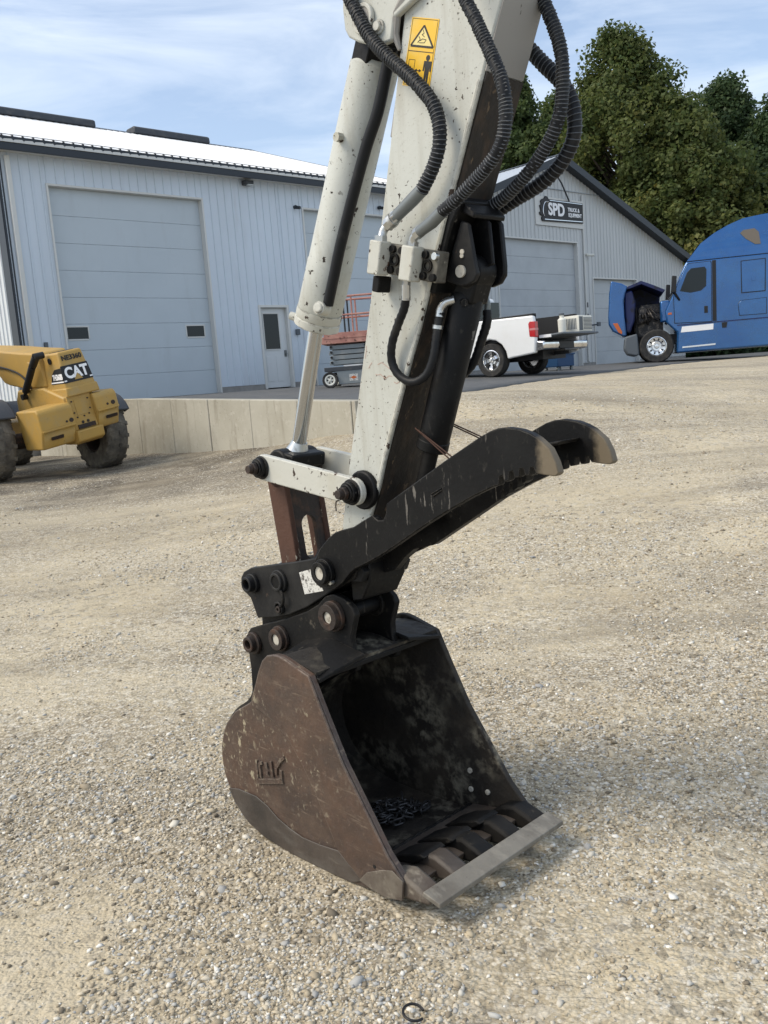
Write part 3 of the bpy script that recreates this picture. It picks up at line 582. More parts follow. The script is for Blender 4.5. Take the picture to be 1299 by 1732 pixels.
stroke(mb, [dp(.34, .36), dp(.42, .31), dp(.36, .27)], .002, yd[0]-.0005, yd[1]-.0002); stroke(mb, [dp(.40, .36), dp(.58, .355), dp(.64, .31), dp(.5, .30), dp(.42, .33)], .0016, yd[0]-.0005, yd[1]-.0002)
stroke(mb, [dp(.48, .17), dp(.53, .22), dp(.46, .24), dp(.56, .27)], .0016, yd[0]-.0005, yd[1]-.0002)
stroke(mb, [dp(.12, .61), dp(.34, .61), dp(.34, .77), dp(.12, .77)], .0013, *yd, True)
mb.prism([dp(.36, .76), dp(.45, .735), dp(.45, .785)], *yd); mb.prism([dp(.62, .76), dp(.53, .735), dp(.53, .785)], *yd); stroke(mb, [dp(.42, .76), dp(.56, .76)], .002, *yd)
hc = dp(.80, .565); mb.prism([(hc[0]+.0075*cos(t*pi/6), hc[1]+.0075*sin(t*pi/6)) for t in range(12)], *yd)
mb.prism([dp(.68, .61), dp(.96, .61), dp(.97, .76), dp(.91, .76), dp(.90, .66), dp(.89, .95), dp(.83, .95), dp(.82, .79), dp(.80, .95), dp(.74, .95), dp(.73, .66), dp(.71, .76), dp(.66, .76)], *yd)
part('pictogram', mb, 'ink', dcl, smooth=False)
crm = mat('faded red crayon', (.42, .30, .25), .7)
mb = MB()
for l_ in ([(-.328, 1.666), (-.33, 1.651), (-.337, 1.63)], [(-.309, 1.616), (-.319, 1.607), (-.326, 1.599)], [(-.285, 1.608), (-.267, 1.613), (-.25, 1.603), (-.236, 1.593)], [(-.297, 1.581), (-.289, 1.577), (-.277, 1.579), (-.267, 1.572), (-.255, 1.565), (-.241, 1.572), (-.228, 1.57)], [(-.221, 1.553), (-.211, 1.548), (-.2, 1.552)]):
    part('crayon_mark', stroke(MB(), l_, .0022, W0-.0006, W0-.0001), crm, stick, smooth=False)
# bucket cylinder -------------------------------------------------
ax = Vector((.456, 0, .890)).normalized(); gl = Vector((-.655, .302, 1.757))
bc = part('bucket_cylinder', MB().tube([gl+ax*.055, gl+ax*.06, gl+ax*.215, gl+ax*.218, gl+ax*.80, gl+ax*.815], [.072, .0745, .0745, .0725, .0725, .06], 36), 'cream', ex)
part('gland', MB().tube([gl-ax*.005, gl, gl+ax*.022, gl+ax*.025, gl+ax*.03, gl+ax*.055], [.066, .0765, .0765, .0735, .0765, .0765], 36), 'cream2', bc)
mb = MB(); mb.rbox(tuple(gl+ax*.86), (.07, .13, .18), .473); mb.cyl((-.237, .226, 2.57), (-.237, .372, 2.57), .06); part('eye_block', mb, 'black', bc, .006)
rodend = Vector((-.838, .302, 1.298))
part('piston_rod', MB().tube([gl-ax*.004, rodend+Vector((.02, 0, .03))], .0255, 28), 'chrome', bc)
mb = MB(); mb.tube([rodend+ax*.085, rodend+ax*.06, rodend+ax*.02], [.027, .036, .055], 24); part('rod_neck', mb, 'zinc', bc)
mb = MB(); mb.cyl((-.838, .222, 1.298), (-.838, .382, 1.298), .056); mb.rbox((-.80, .302, 1.315), (.09, .15, .05), .2); part('rod_eye', mb, 'black', bc, .008)
tp = [(-.165, .25, 2.47), (-.19, .25, 2.425), (-.240, .25, 2.320), (-.306, .25, 2.225), (-.432, .25, 2.007), (-.485, .25, 1.90), (-.530, .252, 1.812)]
part('feed_hose', MB().tube(spline(tp, .02), .0175, 14), 'rubber', bc)
mb = MB(); mb.tube([(-.553, .262, 1.80), (-.538, .218, 1.803)], .021, 16); mb.tube([(-.538, .218, 1.803), (-.536, .212, 1.804)], [.017, .013], 16); part('port_fitting', mb, 'cream2', bc, .002)
mb = MB(); q = gl+ax*.015; mb.tube([q+Vector((-.06, -.035, .02)), q+Vector((-.082, -.045, .03))], .014, 10); part('port_plug', mb, 'cream2', bc)
q = gl+ax*.6; mb = MB(); mb.cyl(tuple(q+Vector((.0, -.06, -.01))), tuple(q+Vector((.0, -.093, -.01))), .014, n=8); part('port_plug', mb, 'cream2', bc)
# links -----------------------------------------------------------
pl_ = capsule((-.838, 1.298), (-.383, 1.228), .045, .043)
tl = part('tipping_link', MB().prism(pl_, .157, .181), 'cream2', ex, .004)
tl2 = copy_part(tl, ex, (0, .252, 0))
for (x, z) in ((-.838, 1.298), (-.383, 1.228)):
    mb = MB(); disc(mb, x, z, .134, .156, .034); disc(mb, x, z, .128, .134, .028); disc(mb, x, z, .150, .156, .041); part('washer', mb, 'black', tl, .003)
    mb = MB(); hexa(mb, x, z, .114, .128, .022); disc(mb, x, z, .096, .128, .0145, 12); part('nut', mb, 'rustdark', tl, .002)
    mb = MB(); disc(mb, x, z, .157, .452, .022); part('pin', mb, 'rustdark', ex)
mb = MB(); mb.tube(spline([(-.395, .108, 1.25), (-.383, .103, 1.235), (-.372, .105, 1.215), (-.402, .106, 1.205), (-.408, .108, 1.175)], .01), .0022, 6); part('cotter_pin', mb, 'rustdark', tl)
hp = [(-.897, 1.30), (-.845, 1.33), (-.797, 1.30), (-.797, 1.235), (-.767, .972), (-.80, .88), (-.86, .86), (-.885, .9), (-.856, .949), (-.894, 1.242)]
hl = part('bucket_link', MB().prism([(-.896, 1.25), (-.80, 1.25), (-.768, .975), (-.79, .87), (-.87, .87), (-.857, .949)], .215, .238), 'rust', ex, .004)
part('link_flange', MB().prism([(-.896, 1.25), (-.80, 1.25), (-.768, .975), (-.79, .87), (-.87, .87), (-.857, .949)], .362, .385), 'rust', hl, .004)
n = 32; out_, inn = [], []
for i in range(n):                                  # web with a long round-ended slot
    t = 2*pi*i/n; cy, cz = cos(t), sin(t)
    inn.append((.30+.033*cy, 1.035+.033*cz+(.046 if cz > 0 else -.046)))
    k_ = 1/max(abs(cy)/.062, abs(cz)/.20); out_.append((.30+cy*k_, 1.06+cz*k_))
mb = MB(); vs = []; fs = []
for d in (0, -.02):
    for (y, z) in out_+inn: vs.append((-.806+(1.25-z)*.117+d, y, z))
for i in range(n):
    j = (i+1) % n; fs += [(i, j, n+j, n+i), (2*n+j, 2*n+i, 3*n+i, 3*n+j), (n+i, n+j, 3*n+j, 3*n+i), (j, i, 2*n+i, 2*n+j)]
mb.add(vs, fs); part('link_web', mb, 'rustdark', hl)
mb = MB(); mb.cyl((-.838, .215, 1.27), (-.838, .385, 1.27), .05); part('link_head', mb, 'rustdark', hl)
# coupler ---------------------------------------------------------
cpoly = [(-1.098, .849), (-1.093, .876), (-1.072, .899), (-1.025, .919), (-.896, .942), (-.751, .967), (-.637, .990), (-.545, 1.01), (-.44, 1.0), (-.40, .965), (-.42, .93), (-.479, .925), (-.559, .890), (-.62, .857), (-.714, .809), (-.819, .768), (-.911, .746), (-1.013, .731), (-1.045, .803), (-1.085, .825)]
cp = part('quick_coupler', MB().prism(cpoly, .197, .222), 'coupler', ex, .004)
c2_ = part('side_plate', MB().prism(cpoly, .385, .410), 'coupler', cp, .004)
part('coupler_body', MB().prism([(-.98, .75), (-.80, .785), (-.62, .87), (-.50, .92), (-.50, .85), (-.45, .862), (-.405, .93), (-.405, .985), (-.43, 1.04), (-.48, 1.05), (-.6, .985), (-.9, .93), (-1.0, .89)], .2225, .3845), 'black', cp, .006)
part('hook_block', MB().prism([(-1.03, .62), (-.72, .72), (-.60, .86), (-.68, .86), (-.80, .80), (-.93, .765), (-1.02, .755)], .2245, .3855), 'black', cp)
mb = MB(); ring(mb, -1.014, .863, .160, .197, .029, .0185); ring(mb, -1.014, .863, .182, .197, .037, .019); part('boss', mb, 'coupler', cp, .003)
part('boss_hole', disc(MB(), -1.014, .863, .185, .197, .018), 'machineblack', cp)
mb = MB(); ring(mb, -.849, .888, .172, .197, .033, .022); ring(mb, -.849, .888, .184, .197, .042, .022); part('boss', mb, 'coupler', cp, .003)
part('pin_face', disc(MB(), -.849, .888, .176, .197, .0215), 'blackdust', cp, .002)
mb = MB(); ring(mb, -.862, .790, .183, .197, .024, .016); part('lock_boss', mb, 'coupler', cp, .002); mb = MB(); ring(mb, -.855, .787, .176, .197, .013, .006, 14); part('lock_pin', mb, 'rustdark', cp, .001)
mb = MB(); mb.tube(spline([(-.83, .18, .862), (-.815, .176, .84), (-.822, .178, .815), (-.84, .18, .80)], .008), .006, 8); part('lock_pin', mb, 'blackdust', cp)
part('sticker', MB().prism([(-.735, .931), (-.652, .954), (-.612, .880), (-.715, .856)], .1955, .1969), 'label', cp)
# bucket ----------------------------------------------------------
Y0, Y1 = 0., .604
outl = [(-.126, .052), (-.246, .022), (-.36, .010), (-.508, .004), (-.655, .001), (-.806, .010), (-.90, .034), (-.942, .058), (-.985, .095), (-1.014, .138), (-1.034, .18), (-1.042, .226), (-1.042, .265), (-1.034, .305), (-1.014, .353), (-.985, .396), (-.924, .451), (-.833, .500), (-.796, .528), (-.765, .585), (-.74, .635), (-.712, .675), (-.684, .696), (-.653, .704), (-.622, .705), (-.596, .700), (-.476, .666), (-.429, .569), (-.347, .411), (-.262, .290), (-.181, .173), (-.118, .11)]
def bucket():
    b = part('bucket', MB().prism(outl, Y0+.001, Y0+.022), 'bucket', ex, .004)      # near side plate carries the rest
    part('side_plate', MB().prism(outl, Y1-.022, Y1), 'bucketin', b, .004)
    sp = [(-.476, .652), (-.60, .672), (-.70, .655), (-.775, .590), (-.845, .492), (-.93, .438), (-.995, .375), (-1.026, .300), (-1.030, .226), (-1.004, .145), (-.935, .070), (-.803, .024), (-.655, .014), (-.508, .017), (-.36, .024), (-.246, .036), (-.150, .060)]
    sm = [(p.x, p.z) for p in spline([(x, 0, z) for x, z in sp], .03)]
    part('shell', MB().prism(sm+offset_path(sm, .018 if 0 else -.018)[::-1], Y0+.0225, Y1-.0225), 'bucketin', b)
    lip = [(-.36, .045), (-.16, .080), (-.118, .078), (-.126, .055), (-.35, .022)]
    part('lip', MB().prism(lip, Y0+.0228, Y1-.0228), 'heel', b, .004)
    mb = MB(); mb.tube([(-.352, Y0+.03+i*.0136, .048+.002*sin(i*1.7)) for i in range(41)], [.006+.0015*sin(i*2.3) for i in range(41)], 6); part('weld_bead', mb, 'blackdust', b)
    over = [(-.800, .527), (-.768, .584), (-.743, .634), (-.715, .676), (-.686, .698), (-.653, .707), (-.621, .708), (-.595, .703), (-.473, .668), (-.426, .569), (-.344, .411), (-.259, .290), (-.178, .173), (-.115, .11), (-.123, .049), (-.20, .031), (-.30, .040), (-.405, .105), (-.44, .17), (-.50, .28), (-.555, .36), (-.615, .425), (-.68, .468), (-.75, .49), (-.80, .50)]
    part('side_cutter', MB().prism(over, Y0-.009, Y0), 'bucket', b, .004)
    heel = [(-1.012, .140), (-.95, .155), (-.842, .158), (-.78, .142), (-.723, .114), (-.66, .097), (-.593, .087), (-.50, .092), (-.412, .103), (-.305, .038), (-.36, .013), (-.508, .007), (-.655, .004), (-.806, .013), (-.90, .037), (-.942, .061), (-.985, .098)]
    part('heel_plate', MB().prism(heel, Y0-.004, Y0+.0005), 'heel', b, .003)
    part('corner_shoe', MB().prism([(-.31, .044), (-.25, .034), (-.20, .030), (-.122, .048), (-.113, .112), (-.155, .132), (-.20, .118), (-.27, .085)], Y0-.0125, Y0-.0092), 'scuff', b, .002)
    # raised maker's mark
    mb = MB(); yy = (Y0-.006, Y0+.002)
    for a in ([(-.80, .292), (-.798, .240)], [(-.760, .306), (-.757, .285)], [(-.757, .274), (-.755, .262)], [(-.731, .318), (-.726, .262)], [(-.705, .275), (-.702, .300), (-.676, .332), (-.652, .350)], [(-.676, .300), (-.679, .262)], [(-.815, .300), (-.818, .226)], [(-.80, .292), (-.782, .297)]):
        stroke(mb, a, .011, *yy)
    stroke(mb, [(-.823, .220), (-.672, .262)], .018, *yy)
    part('maker_mark', mb, 'bucket', b, .001)
    # weld-on adapters with their teeth, then the flat bar across the tips
    for k, yc in enumerate((.037, .171, .300, .436, .566)):
        w_ = .034 if 0 < k < 4 else .036
        prof = [(-.24, .066), (-.18, .108), (-.13, .120), (-.07, .102), (-.022, .083), (-.022, .062), (-.10, .050), (-.19, .040), (-.24, .038)]
        t_ = part('tooth', MB().prism(prof, yc-w_, yc+w_) if k in (0, 4) and 0 else MB().prism(prof, max(Y0+.0, yc-w_/1.), min(Y1, yc+w_)) , 'scuff' if k == 0 else ('heel' if k == 1 else 'blackdust'), b, .012)
        if 0 < k < 4:
            part('adapter', MB().prism([(-.33, .045), (-.25, .09), (-.172, .118), (-.15, .112), (-.20, .075), (-.30, .05)], yc-.050, yc+.050), 'blackdust', b, .008)
    part('flat_bar', MB().prism([(-.042, .088), (.022, .075), (.022, .090), (-.042, .103)], Y0-.002, Y1-.004), 'bar', b, .002)
    # hinge ears and top plate gussets
    ear = [(-1.04, .30), (-1.115, .385), (-1.10, .44), (-1.094, .519), (-1.098, .572), (-1.098, .64), (-1.090, .664), (-1.068, .683), (-.983, .710), (-.922, .727), (-.829, .755), (-.716, .795), (-.653, .827), (-.612, .861), (-.568, .873), (-.515, .863), (-.478, .836), (-.467, .814), (-.482, .775), (-.497, .736), (-.496, .690), (-.477, .645), (-.486, .621), (-.513, .609), (-.60, .640), (-.72, .60), (-.80, .50), (-.93, .42), (-1.0, .35)]
    for k, (a, c_) in enumerate(((.200, .224), (.386, .410))):
        e_ = part('hinge_ear', MB().prism(ear, a, c_), 'blackdust', b, .004)
    mb = MB(); ring(mb, -1.046, .630, .162, .199, .030, .017); ring(mb, -1.046, .630, .184, .199, .042, .017); part('pin_boss', mb, 'rustdark', b, .003)
    part('boss_hole', disc(MB(), -1.046, .630, .19, .199, .0165), 'machineblack', b)
    pin_end(b, -.878, .674, .199, .0205, ro=.040, h=.03, m='rustdark'); pin_end(b, -.568, .800, .199, .0205, ro=.045, h=.036, m='rustdark')
    part('hinge_pin', disc(MB(), -.564, .803, .2245, .3855, .030), 'black', b)
    mb = MB(); ring(mb, -.564, .803, .2245, .236, .046, .030); ring(mb, -.564, .803, .374, .3855, .046, .030); part('pin_collar', mb, 'blackdust', b, .003)
    for sgn in (0, 1):
        vs = [(-.72, .021, .662), (-.455, .021, .652), (-.435, .199, .692), (-.60, .199, .722), (-.74, .199, .69)]
        lo_ = [(x, y, z-.014) for x, y, z in vs]
        if sgn: vs = [(x, Y1-y, z) for x, y, z in vs]; lo_ = [(x, Y1-y, z) for x, y, z in lo_]
        n_ = 5; mb = MB(); mb.add(vs+lo_, [tuple(range(n_)), tuple(range(2*n_-1, n_-1, -1))]+[(i, i+n_, (i+1) % n_+n_, (i+1) % n_) for i in range(n_)]); part('top_gusset', mb, 'blackdust', b, .003)
    part('top_bar', MB().prism([(-.505, .633), (-.47, .640), (-.47, .658), (-.505, .655)], Y0+.0232, Y1-.0232), 'blackdust', b, .003)
    for x, z in ((-.353, .17), (-.354, .10), (-.277, .11)): part('bolt_head', disc(MB(), x, z, Y1-.030, Y1-.0215, .010, 12), 'cap', b, .002)
    part('bolt_hole', disc(MB(), -.235, .115, Y0-.0105, Y0-.0085, .006, 12), 'machineblack', b)
bucket()
# thumb -----------------------------------------------------------
low = [(-.588, .900), (-.519, .902), (-.475, .928), (-.431, .966), (-.403, .984), (-.363, .999), (-.274, 1.040), (-.099, 1.135), (.009, 1.190), (.103, 1.233), (.172, 1.260), (.190, 1.264), (.194, 1.286), (.203, 1.290), (.208, 1.272), (.224, 1.277), (.228, 1.299), (.237, 1.302), (.242, 1.284), (.258, 1.287), (.262, 1.308), (.271, 1.309), (.276, 1.291), (.291, 1.291), (.295, 1.311), (.303, 1.312), (.310, 1.297)]
upm = [(.309, 1.317), (.331, 1.356), (.321, 1.387), (.298, 1.399), (.269, 1.409), (.226, 1.415), (.196, 1.413), (.169, 1.406), (.129, 1.389), (.004, 1.327), (-.242, 1.197), (-.248, 1.165), (-.262, 1.146), (-.285, 1.144), (-.308, 1.158), (-.347, 1.141), (-.40, 1.116), (-.453, 1.104), (-.49, 1.093), (-.524, 1.073), (-.569, 1.037), (-.60, 1.0), (-.615, .97), (-.622, .94), (-.612, .912)]
tipm = [(.344, 1.293), (.369, 1.291), (.379, 1.299), (.371, 1.327), (.354, 1.360)]
upm = [p for p in upm if p not in ((.309, 1.317), (.331, 1.356))]
th = part('thumb', MB().prism(low+tipm+upm, .164, .190), 'thumbwear', ex, .003)
fp = part('side_plate', MB().prism(low+tipm+upm, .414, .440), 'thumbwear', th, .003)
midp = [(.217, 1.283), (.202, 1.272), (.200, 1.293), (.193, 1.290), (.188, 1.260), (.171, 1.250), (.169, 1.272), (.162, 1.268), (.157, 1.241), (.140, 1.231), (.138, 1.253), (.131, 1.249), (.126, 1.224), (.109, 1.214), (.107, 1.234), (.100, 1.230), (.095, 1.206), (.026, 1.167), (-.179, 1.053), (-.262, 1.034), (-.307, 1.003), (-.355, .958), (-.40, .945), (-.46, .96), (-.48, 1.0), (-.30, 1.09), (0, 1.24), (.12, 1.305), (.2, 1.318), (.217, 1.30)]
part('serrated_plate', MB().prism(midp, .285, .318), 'black', th, .002)
mb = MB(); mb.prism([(.15, 1.335), (.27, 1.354), (.285, 1.365), (.16, 1.35)], .318, .4135); part('cross_bar', mb, 'blackdust', th, .004)
mb = MB(); mb.cyl((-.44, .1905, 1.02), (-.44, .4135, 1.02), .05); mb.cyl((-.16, .1905, 1.17), (-.16, .4135, 1.17), .035); part('cross_tube', mb, 'black', th)
mb = MB(); mb.cyl((-.478, .19, .975), (-.478, .41, .975), .048); mb.cyl((-.478, .405, .975), (-.478, .4135, .975), .053); part('pivot_tube', mb, 'blackdust', th, .004)
mb = MB(); disc(mb, -.55, .959, .15, .46, .0225); part('pivot_pin', mb, 'rustdark', th)
pin_end(th, -.55, .959, .163, .0225, ro=.038, h=.034, m='black')
mb = MB(); disc(mb, -.518, .928, .148, .163, .008, 10); part('grease_fitting', mb, 'zinc', th)
mb = MB()
for a in ([(-.05, .162, 1.225), (-.012, .162, 1.245), (-.014, .162, 1.25), (-.055, .162, 1.232)],): mb.tube(a, .0018, 6)
part('weld_mark', mb, 'blackdust', th)
# thumb cylinder with its bracket ---------------------------------
ta, tb = Vector((0, .302, 1.752)), Vector((-.169, .302, 1.348)); td = (ta-tb).normalized()
tcyl = part('thumb_cylinder', MB().tube([tb, tb+td*.004, ta+td*.02, ta+td*.045], [.042, .0475, .0475, .03], 32), 'black', ex)
part('gland', MB().tube([tb-td*.002, tb+td*.03], .0495, 32), 'black', tcyl, .003)
part('piston_rod', MB().tube([tb, tb-td*.24], .024, 24), 'blackdust', tcyl)
mb = MB(); mb.cyl((-.25, .245, 1.165), (-.25, .36, 1.165), .045); part('rod_eye', mb, 'black', tcyl)
mb = MB(); mb.rbox((.03, .302, 1.80), (.075, .075, .09), .4); mb.cyl((.043, .262, 1.834), (.043, .342, 1.834), .046); part('cap_eye', mb, 'black', tcyl, .008)
mb = MB(); mb.tube([(-.03, .30, 1.774), (.035, .255, 1.752)], .010, 10); part('weld_bead', mb, 'black', tcyl)
bk = part('thumb_bracket', MB().prism([(-.068, 1.795), (-.043, 1.783), (.038, 1.955), (.078, 2.01), (.05, 2.03), (.012, 1.972)], W0+.002, W1-.004), 'black', ex, .006)
cl = [(.020, 1.985), (.075, 1.990), (.100, 1.955), (.105, 1.845), (.103, 1.818), (.085, 1.798), (.055, 1.792), (.025, 1.797), (-.030, 1.812), (-.025, 1.84)]
part('clevis_plate', MB().prism([(.052, 1.965), (.075, 1.955), (.092, 1.842), (.097, 1.820), (.084, 1.803), (.060, 1.795), (.031, 1.797), (-.020, 1.818), (.020, 1.905)], .240, .256), 'coupler', bk, .004)
part('clevis_plate', MB().prism(cl, .348, .366), 'black', bk, .004)
part('back_plate', MB().prism(cl[:4]+[(.06, 1.84), (-.02, 1.83)], .30, .312), 'black', bk, .004)
part('top_cap', MB().prism([(.012, 1.974), (.040, 2.010), (.075, 2.006), (.105, 1.975), (.10, 1.962), (.06, 1.985)], .236, .368), 'black', bk, .004)
part('pin_face', disc(MB(), .043, 1.834, .234, .240, .0165), 'cap', bk); mb = MB(); disc(mb, .052, 1.884, .236, .240, .007, 12); disc(mb, .05, 1.874, .236, .240, .006, 10); part('worn_spot', mb, 'cap', bk)
mb = MB(); ring(mb, .062, 1.822, .33, .372, .018, .013); part('pin_tube', mb, 'black', bk)
# valve blocks -----------------------------------------------------
def valve(x, z, tail):
    a = radians(15.5)
    v_ = part('valve_block', MB().rbox((x, .150, z), (.046, .044, .092), a), 'cream2', ex, .004)
    for dx, n_ in ((.040, 1),):
        cx_, cz_ = x+.028*cos(a), z-.028*sin(a)
        part('flange', MB().rbox((cx_, .1935, cz_), (.098, .041, .082), a), 'flange', v_, .003)
        for sx_ in (-.0, .036):
            for sz_ in (-.028, .028):
                bx, bz = cx_+(sx_+.004)*cos(a)+sz_*sin(a), cz_-(sx_+.004)*sin(a)+sz_*cos(a)
                mb = MB(); disc(mb, bx, bz, .162, .1745, .0105, 12); part('bolt', mb, 'zinc' if (sx_ and sz_ > 0 and not tail) else 'blackdust', v_, .001)
        mb = MB(); ring(mb, cx_+.014*cos(a), cz_-.014*sin(a), .166, .1735, .017, .010, 20); part('port_ring', mb, 'blackdust', v_)
    if tail:
        part('plug', MB().rbox((x-.028, .18, z-.068), (.028, .05, .045), a), 'blackdust', v_, .004)
        mb = MB(); mb.cyl((x-.02, .17, z+.002), (x-.045, .178, z+.008), .017, n=14); part('plug', mb, 'rustdark', v_)
    return v_
valve(-.178, 1.900, True); valve(-.056, 1.866, False)
# hoses ------------------------------------------------------------
def sleeve(name, pts, r, step=.0052, parent=ex, amp=.07, wrap=.0104):
    r *= .88
    P = spline(pts, step); rr_ = [r*(1+(amp if (i % 2) else -.02)) for i in range(len(P))]
    o_ = part(name, MB().tube(P, rr_, 14), 'rubber', parent)
    if wrap and 1:                                            # pale spiral guard wound round the sleeve
        Q_ = spline(pts, .0011); hx = []; u = None; L_ = 0.
        for i in range(len(Q_)-1):
            t_ = (Q_[i+1]-Q_[i]); dl_ = t_.length; t_ = t_.normalized()
            if u is None: u = t_.orthogonal().normalized()
            u = (u-t_*u.dot(t_)).normalized(); w_ = t_.cross(u); L_ += dl_; q_ = 2*pi*L_/wrap
            hx.append(Q_[i]+(u*cos(q_)+w_*sin(q_))*r*1.10)
        part('spiral_guard', MB().tube(hx, .0016, 4), 'guard', o_)
    return o_
def xyz(l, y): return [(a, y, b) for a, b in l]
h1 = sleeve('hydraulic_hose', [(-.30, .15, 2.80), (-.265, .16, 2.68)]+xyz([(-.234, 2.600), (-.204, 2.544), (-.164, 2.477), (-.101, 2.409), (-.040, 2.351), (.006, 2.303), (.044, 2.253), (.060, 2.200), (.056, 2.152), (.030, 2.102), (-.019, 2.049)], .17), .0195)
part('ferrule', MB().tube([(-.015, .17, 2.053), (-.05, .1685, 2.034), (-.12, .165, 1.999)], [.018, .0185, .0165], 18), 'ferrule', h1)
mb = MB(); mb.tube([(-.112, .166, 2.003), (-.150, .163, 1.983)], .0185, 6); mb.tube([(-.125, .165, 1.996), (-.135, .164, 1.991)], .021, 14); mb.tube(spline([(-.145, .163, 1.985), (-.160, .158, 1.972), (-.165, .15, 1.945)], .006), .0125, 12); mb.tube([(-.168, .15, 1.938), (-.164, .15, 1.958)], .018, 6); part('fitting', mb, 'zinc', h1)
h2 = sleeve('hydraulic_hose', [(.13, .10, 2.66), (.17, .115, 2.54)]+xyz([(.204, 2.442), (.231, 2.388), (.267, 2.309), (.293, 2.248), (.304, 2.196), (.303, 2.142), (.284, 2.092), (.247, 2.055), (.188, 2.021), (.132, 1.993), (.083, 1.973)], .13), .0175, .004, wrap=.008)
part('ferrule', MB().tube([(.085, .13, 1.974), (.046, .132, 1.955), (-.004, .136, 1.94)], [.0165, .017, .015], 18), 'ferrule', h2)
mb = MB(); mb.tube([(.004, .136, 1.943), (-.02, .14, 1.936)], .016, 6); mb.tube(spline([(-.015, .14, 1.938), (-.036, .146, 1.930), (-.046, .15, 1.907)], .006), .012, 12); mb.tube([(-.049, .15, 1.902), (-.044, .15, 1.922)], .0165, 6); part('fitting', mb, 'zinc', h2)
sleeve('hydraulic_hose', [(.17, .36, 2.75), (.235, .36, 2.58)]+xyz([(.267, 2.471), (.288, 2.417), (.308, 2.354), (.314, 2.300), (.311, 2.244), (.299, 2.190), (.271, 2.143), (.224, 2.095), (.170, 2.056), (.107, 2.022), (.041, 1.998)], .36)+[(-.01, .395, 1.96)], .0185, .0045, wrap=.009)
sleeve('hydraulic_hose', [(.06, .43, 2.52)]+xyz([(.171, 2.398), (.216, 2.345), (.263, 2.292), (.291, 2.245), (.303, 2.192), (.298, 2.144), (.271, 2.101), (.231, 2.069), (.177, 2.045), (.108, 2.027), (.051, 2.011), (-.008, 1.995)], .42)+[(-.09, .41, 1.96)], .0205, .007, wrap=.014)
h5 = sleeve('hydraulic_hose', [(-.093, .162, 1.795), (-.113, .170, 1.755), (-.148, .177, 1.715), (-.186, .184, 1.663), (-.199, .190, 1.613), (-.178, .194, 1.571), (-.131, .20, 1.548), (-.089, .213, 1.565), (-.065, .221, 1.608), (-.055, .228, 1.662), (-.050, .235, 1.706), (-.043, .241, 1.735)], .0135, .009, amp=.08, wrap=0)
mb = MB(); mb.tube([(-.098, .164, 1.775), (-.088, .158, 1.815)], .0125, 14); mb.tube([(-.088, .158, 1.812), (-.083, .156, 1.828)], .0115, 6); mb.tube([(-.084, .155, 1.826), (-.078, .152, 1.842)], .014, 6); part('fitting', mb, 'zinc', h5)
mb = MB(); mb.tube(spline([(-.046, .238, 1.722), (-.042, .242, 1.745), (-.028, .25, 1.760), (-.005, .262, 1.765)], .006), .0125, 12); mb.tube([(-.052, .234, 1.69), (-.050, .235, 1.70)], .0155, 14); part('fitting', mb, 'zinc', h5)
h6 = sleeve('hydraulic_hose', xyz([(.010, 1.735), (.007, 1.70), (-.018, 1.650), (-.041, 1.606), (-.066, 1.578), (-.11, 1.55)], .38), .0145, .008, amp=.08, wrap=0)
mb = MB(); mb.tube(spline([(.010, .38, 1.733), (.012, .38, 1.758), (.0, .37, 1.770), (-.02, .34, 1.772)], .006), .0095, 12); part('fitting', mb, 'ferrule', h6)
mb = MB()
for a, b in (((-.178, .245, 1.414), (-.06, .26, 1.318)), ((-.168, .245, 1.408), (-.052, .26, 1.326)), ((-.175, .39, 1.420), (-.052, .41, 1.366)), ((-.172, .39, 1.413), (-.056, .41, 1.360))):
    mb.tube([a, b], .0022, 6)
part('tie_wire', mb, 'rust', ex)

# chain heaped in the bucket ---------------------------------------
def to_world(x, y, z): return Vector((EX[0]+x*cos(EXA)-y*sin(EXA), EX[1]+x*sin(EXA)+y*cos(EXA), z))
ch = thing('chain', 'heap of dull steel chain lying on the floor of the bucket', 'chain', tuple(to_world(-.57, .345, .034)), EXA)
lm = MB(); lp = []
for i in range(16):
    t = 2*pi*i/16; lp.append((.013*cos(t)+(.009 if cos(t) > 0 else -.009), .011*sin(t), 0))
lm.tube(lp+[lp[0], lp[1]], .0038, 7, False); lmesh = lm.mesh('link')
t = 0.; first = None
for i in range(110):
    t += .34/(1+.004*i); r_ = .012+.10*((i*.618) % 1)**.6
    x = r_*cos(t+.5*sin(i*.7)); y = 1.15*r_*sin(t*1.05+.3*sin(i*.3)); z = .006+.026*(1-(r_/.1)**2)*((i*.37) % 1)+.012*((i*.83) % 1)
    if first is None: first = link('link', lmesh, 'chain', ch); o = first
    else: o = copy_part(first, ch)
    o.location = (x, y, z); o.rotation_euler = ((pi/2 if i % 2 else .15)+random.uniform(-.4, .4), random.uniform(-.35, .35), t+pi/2+random.uniform(-.7, .7))

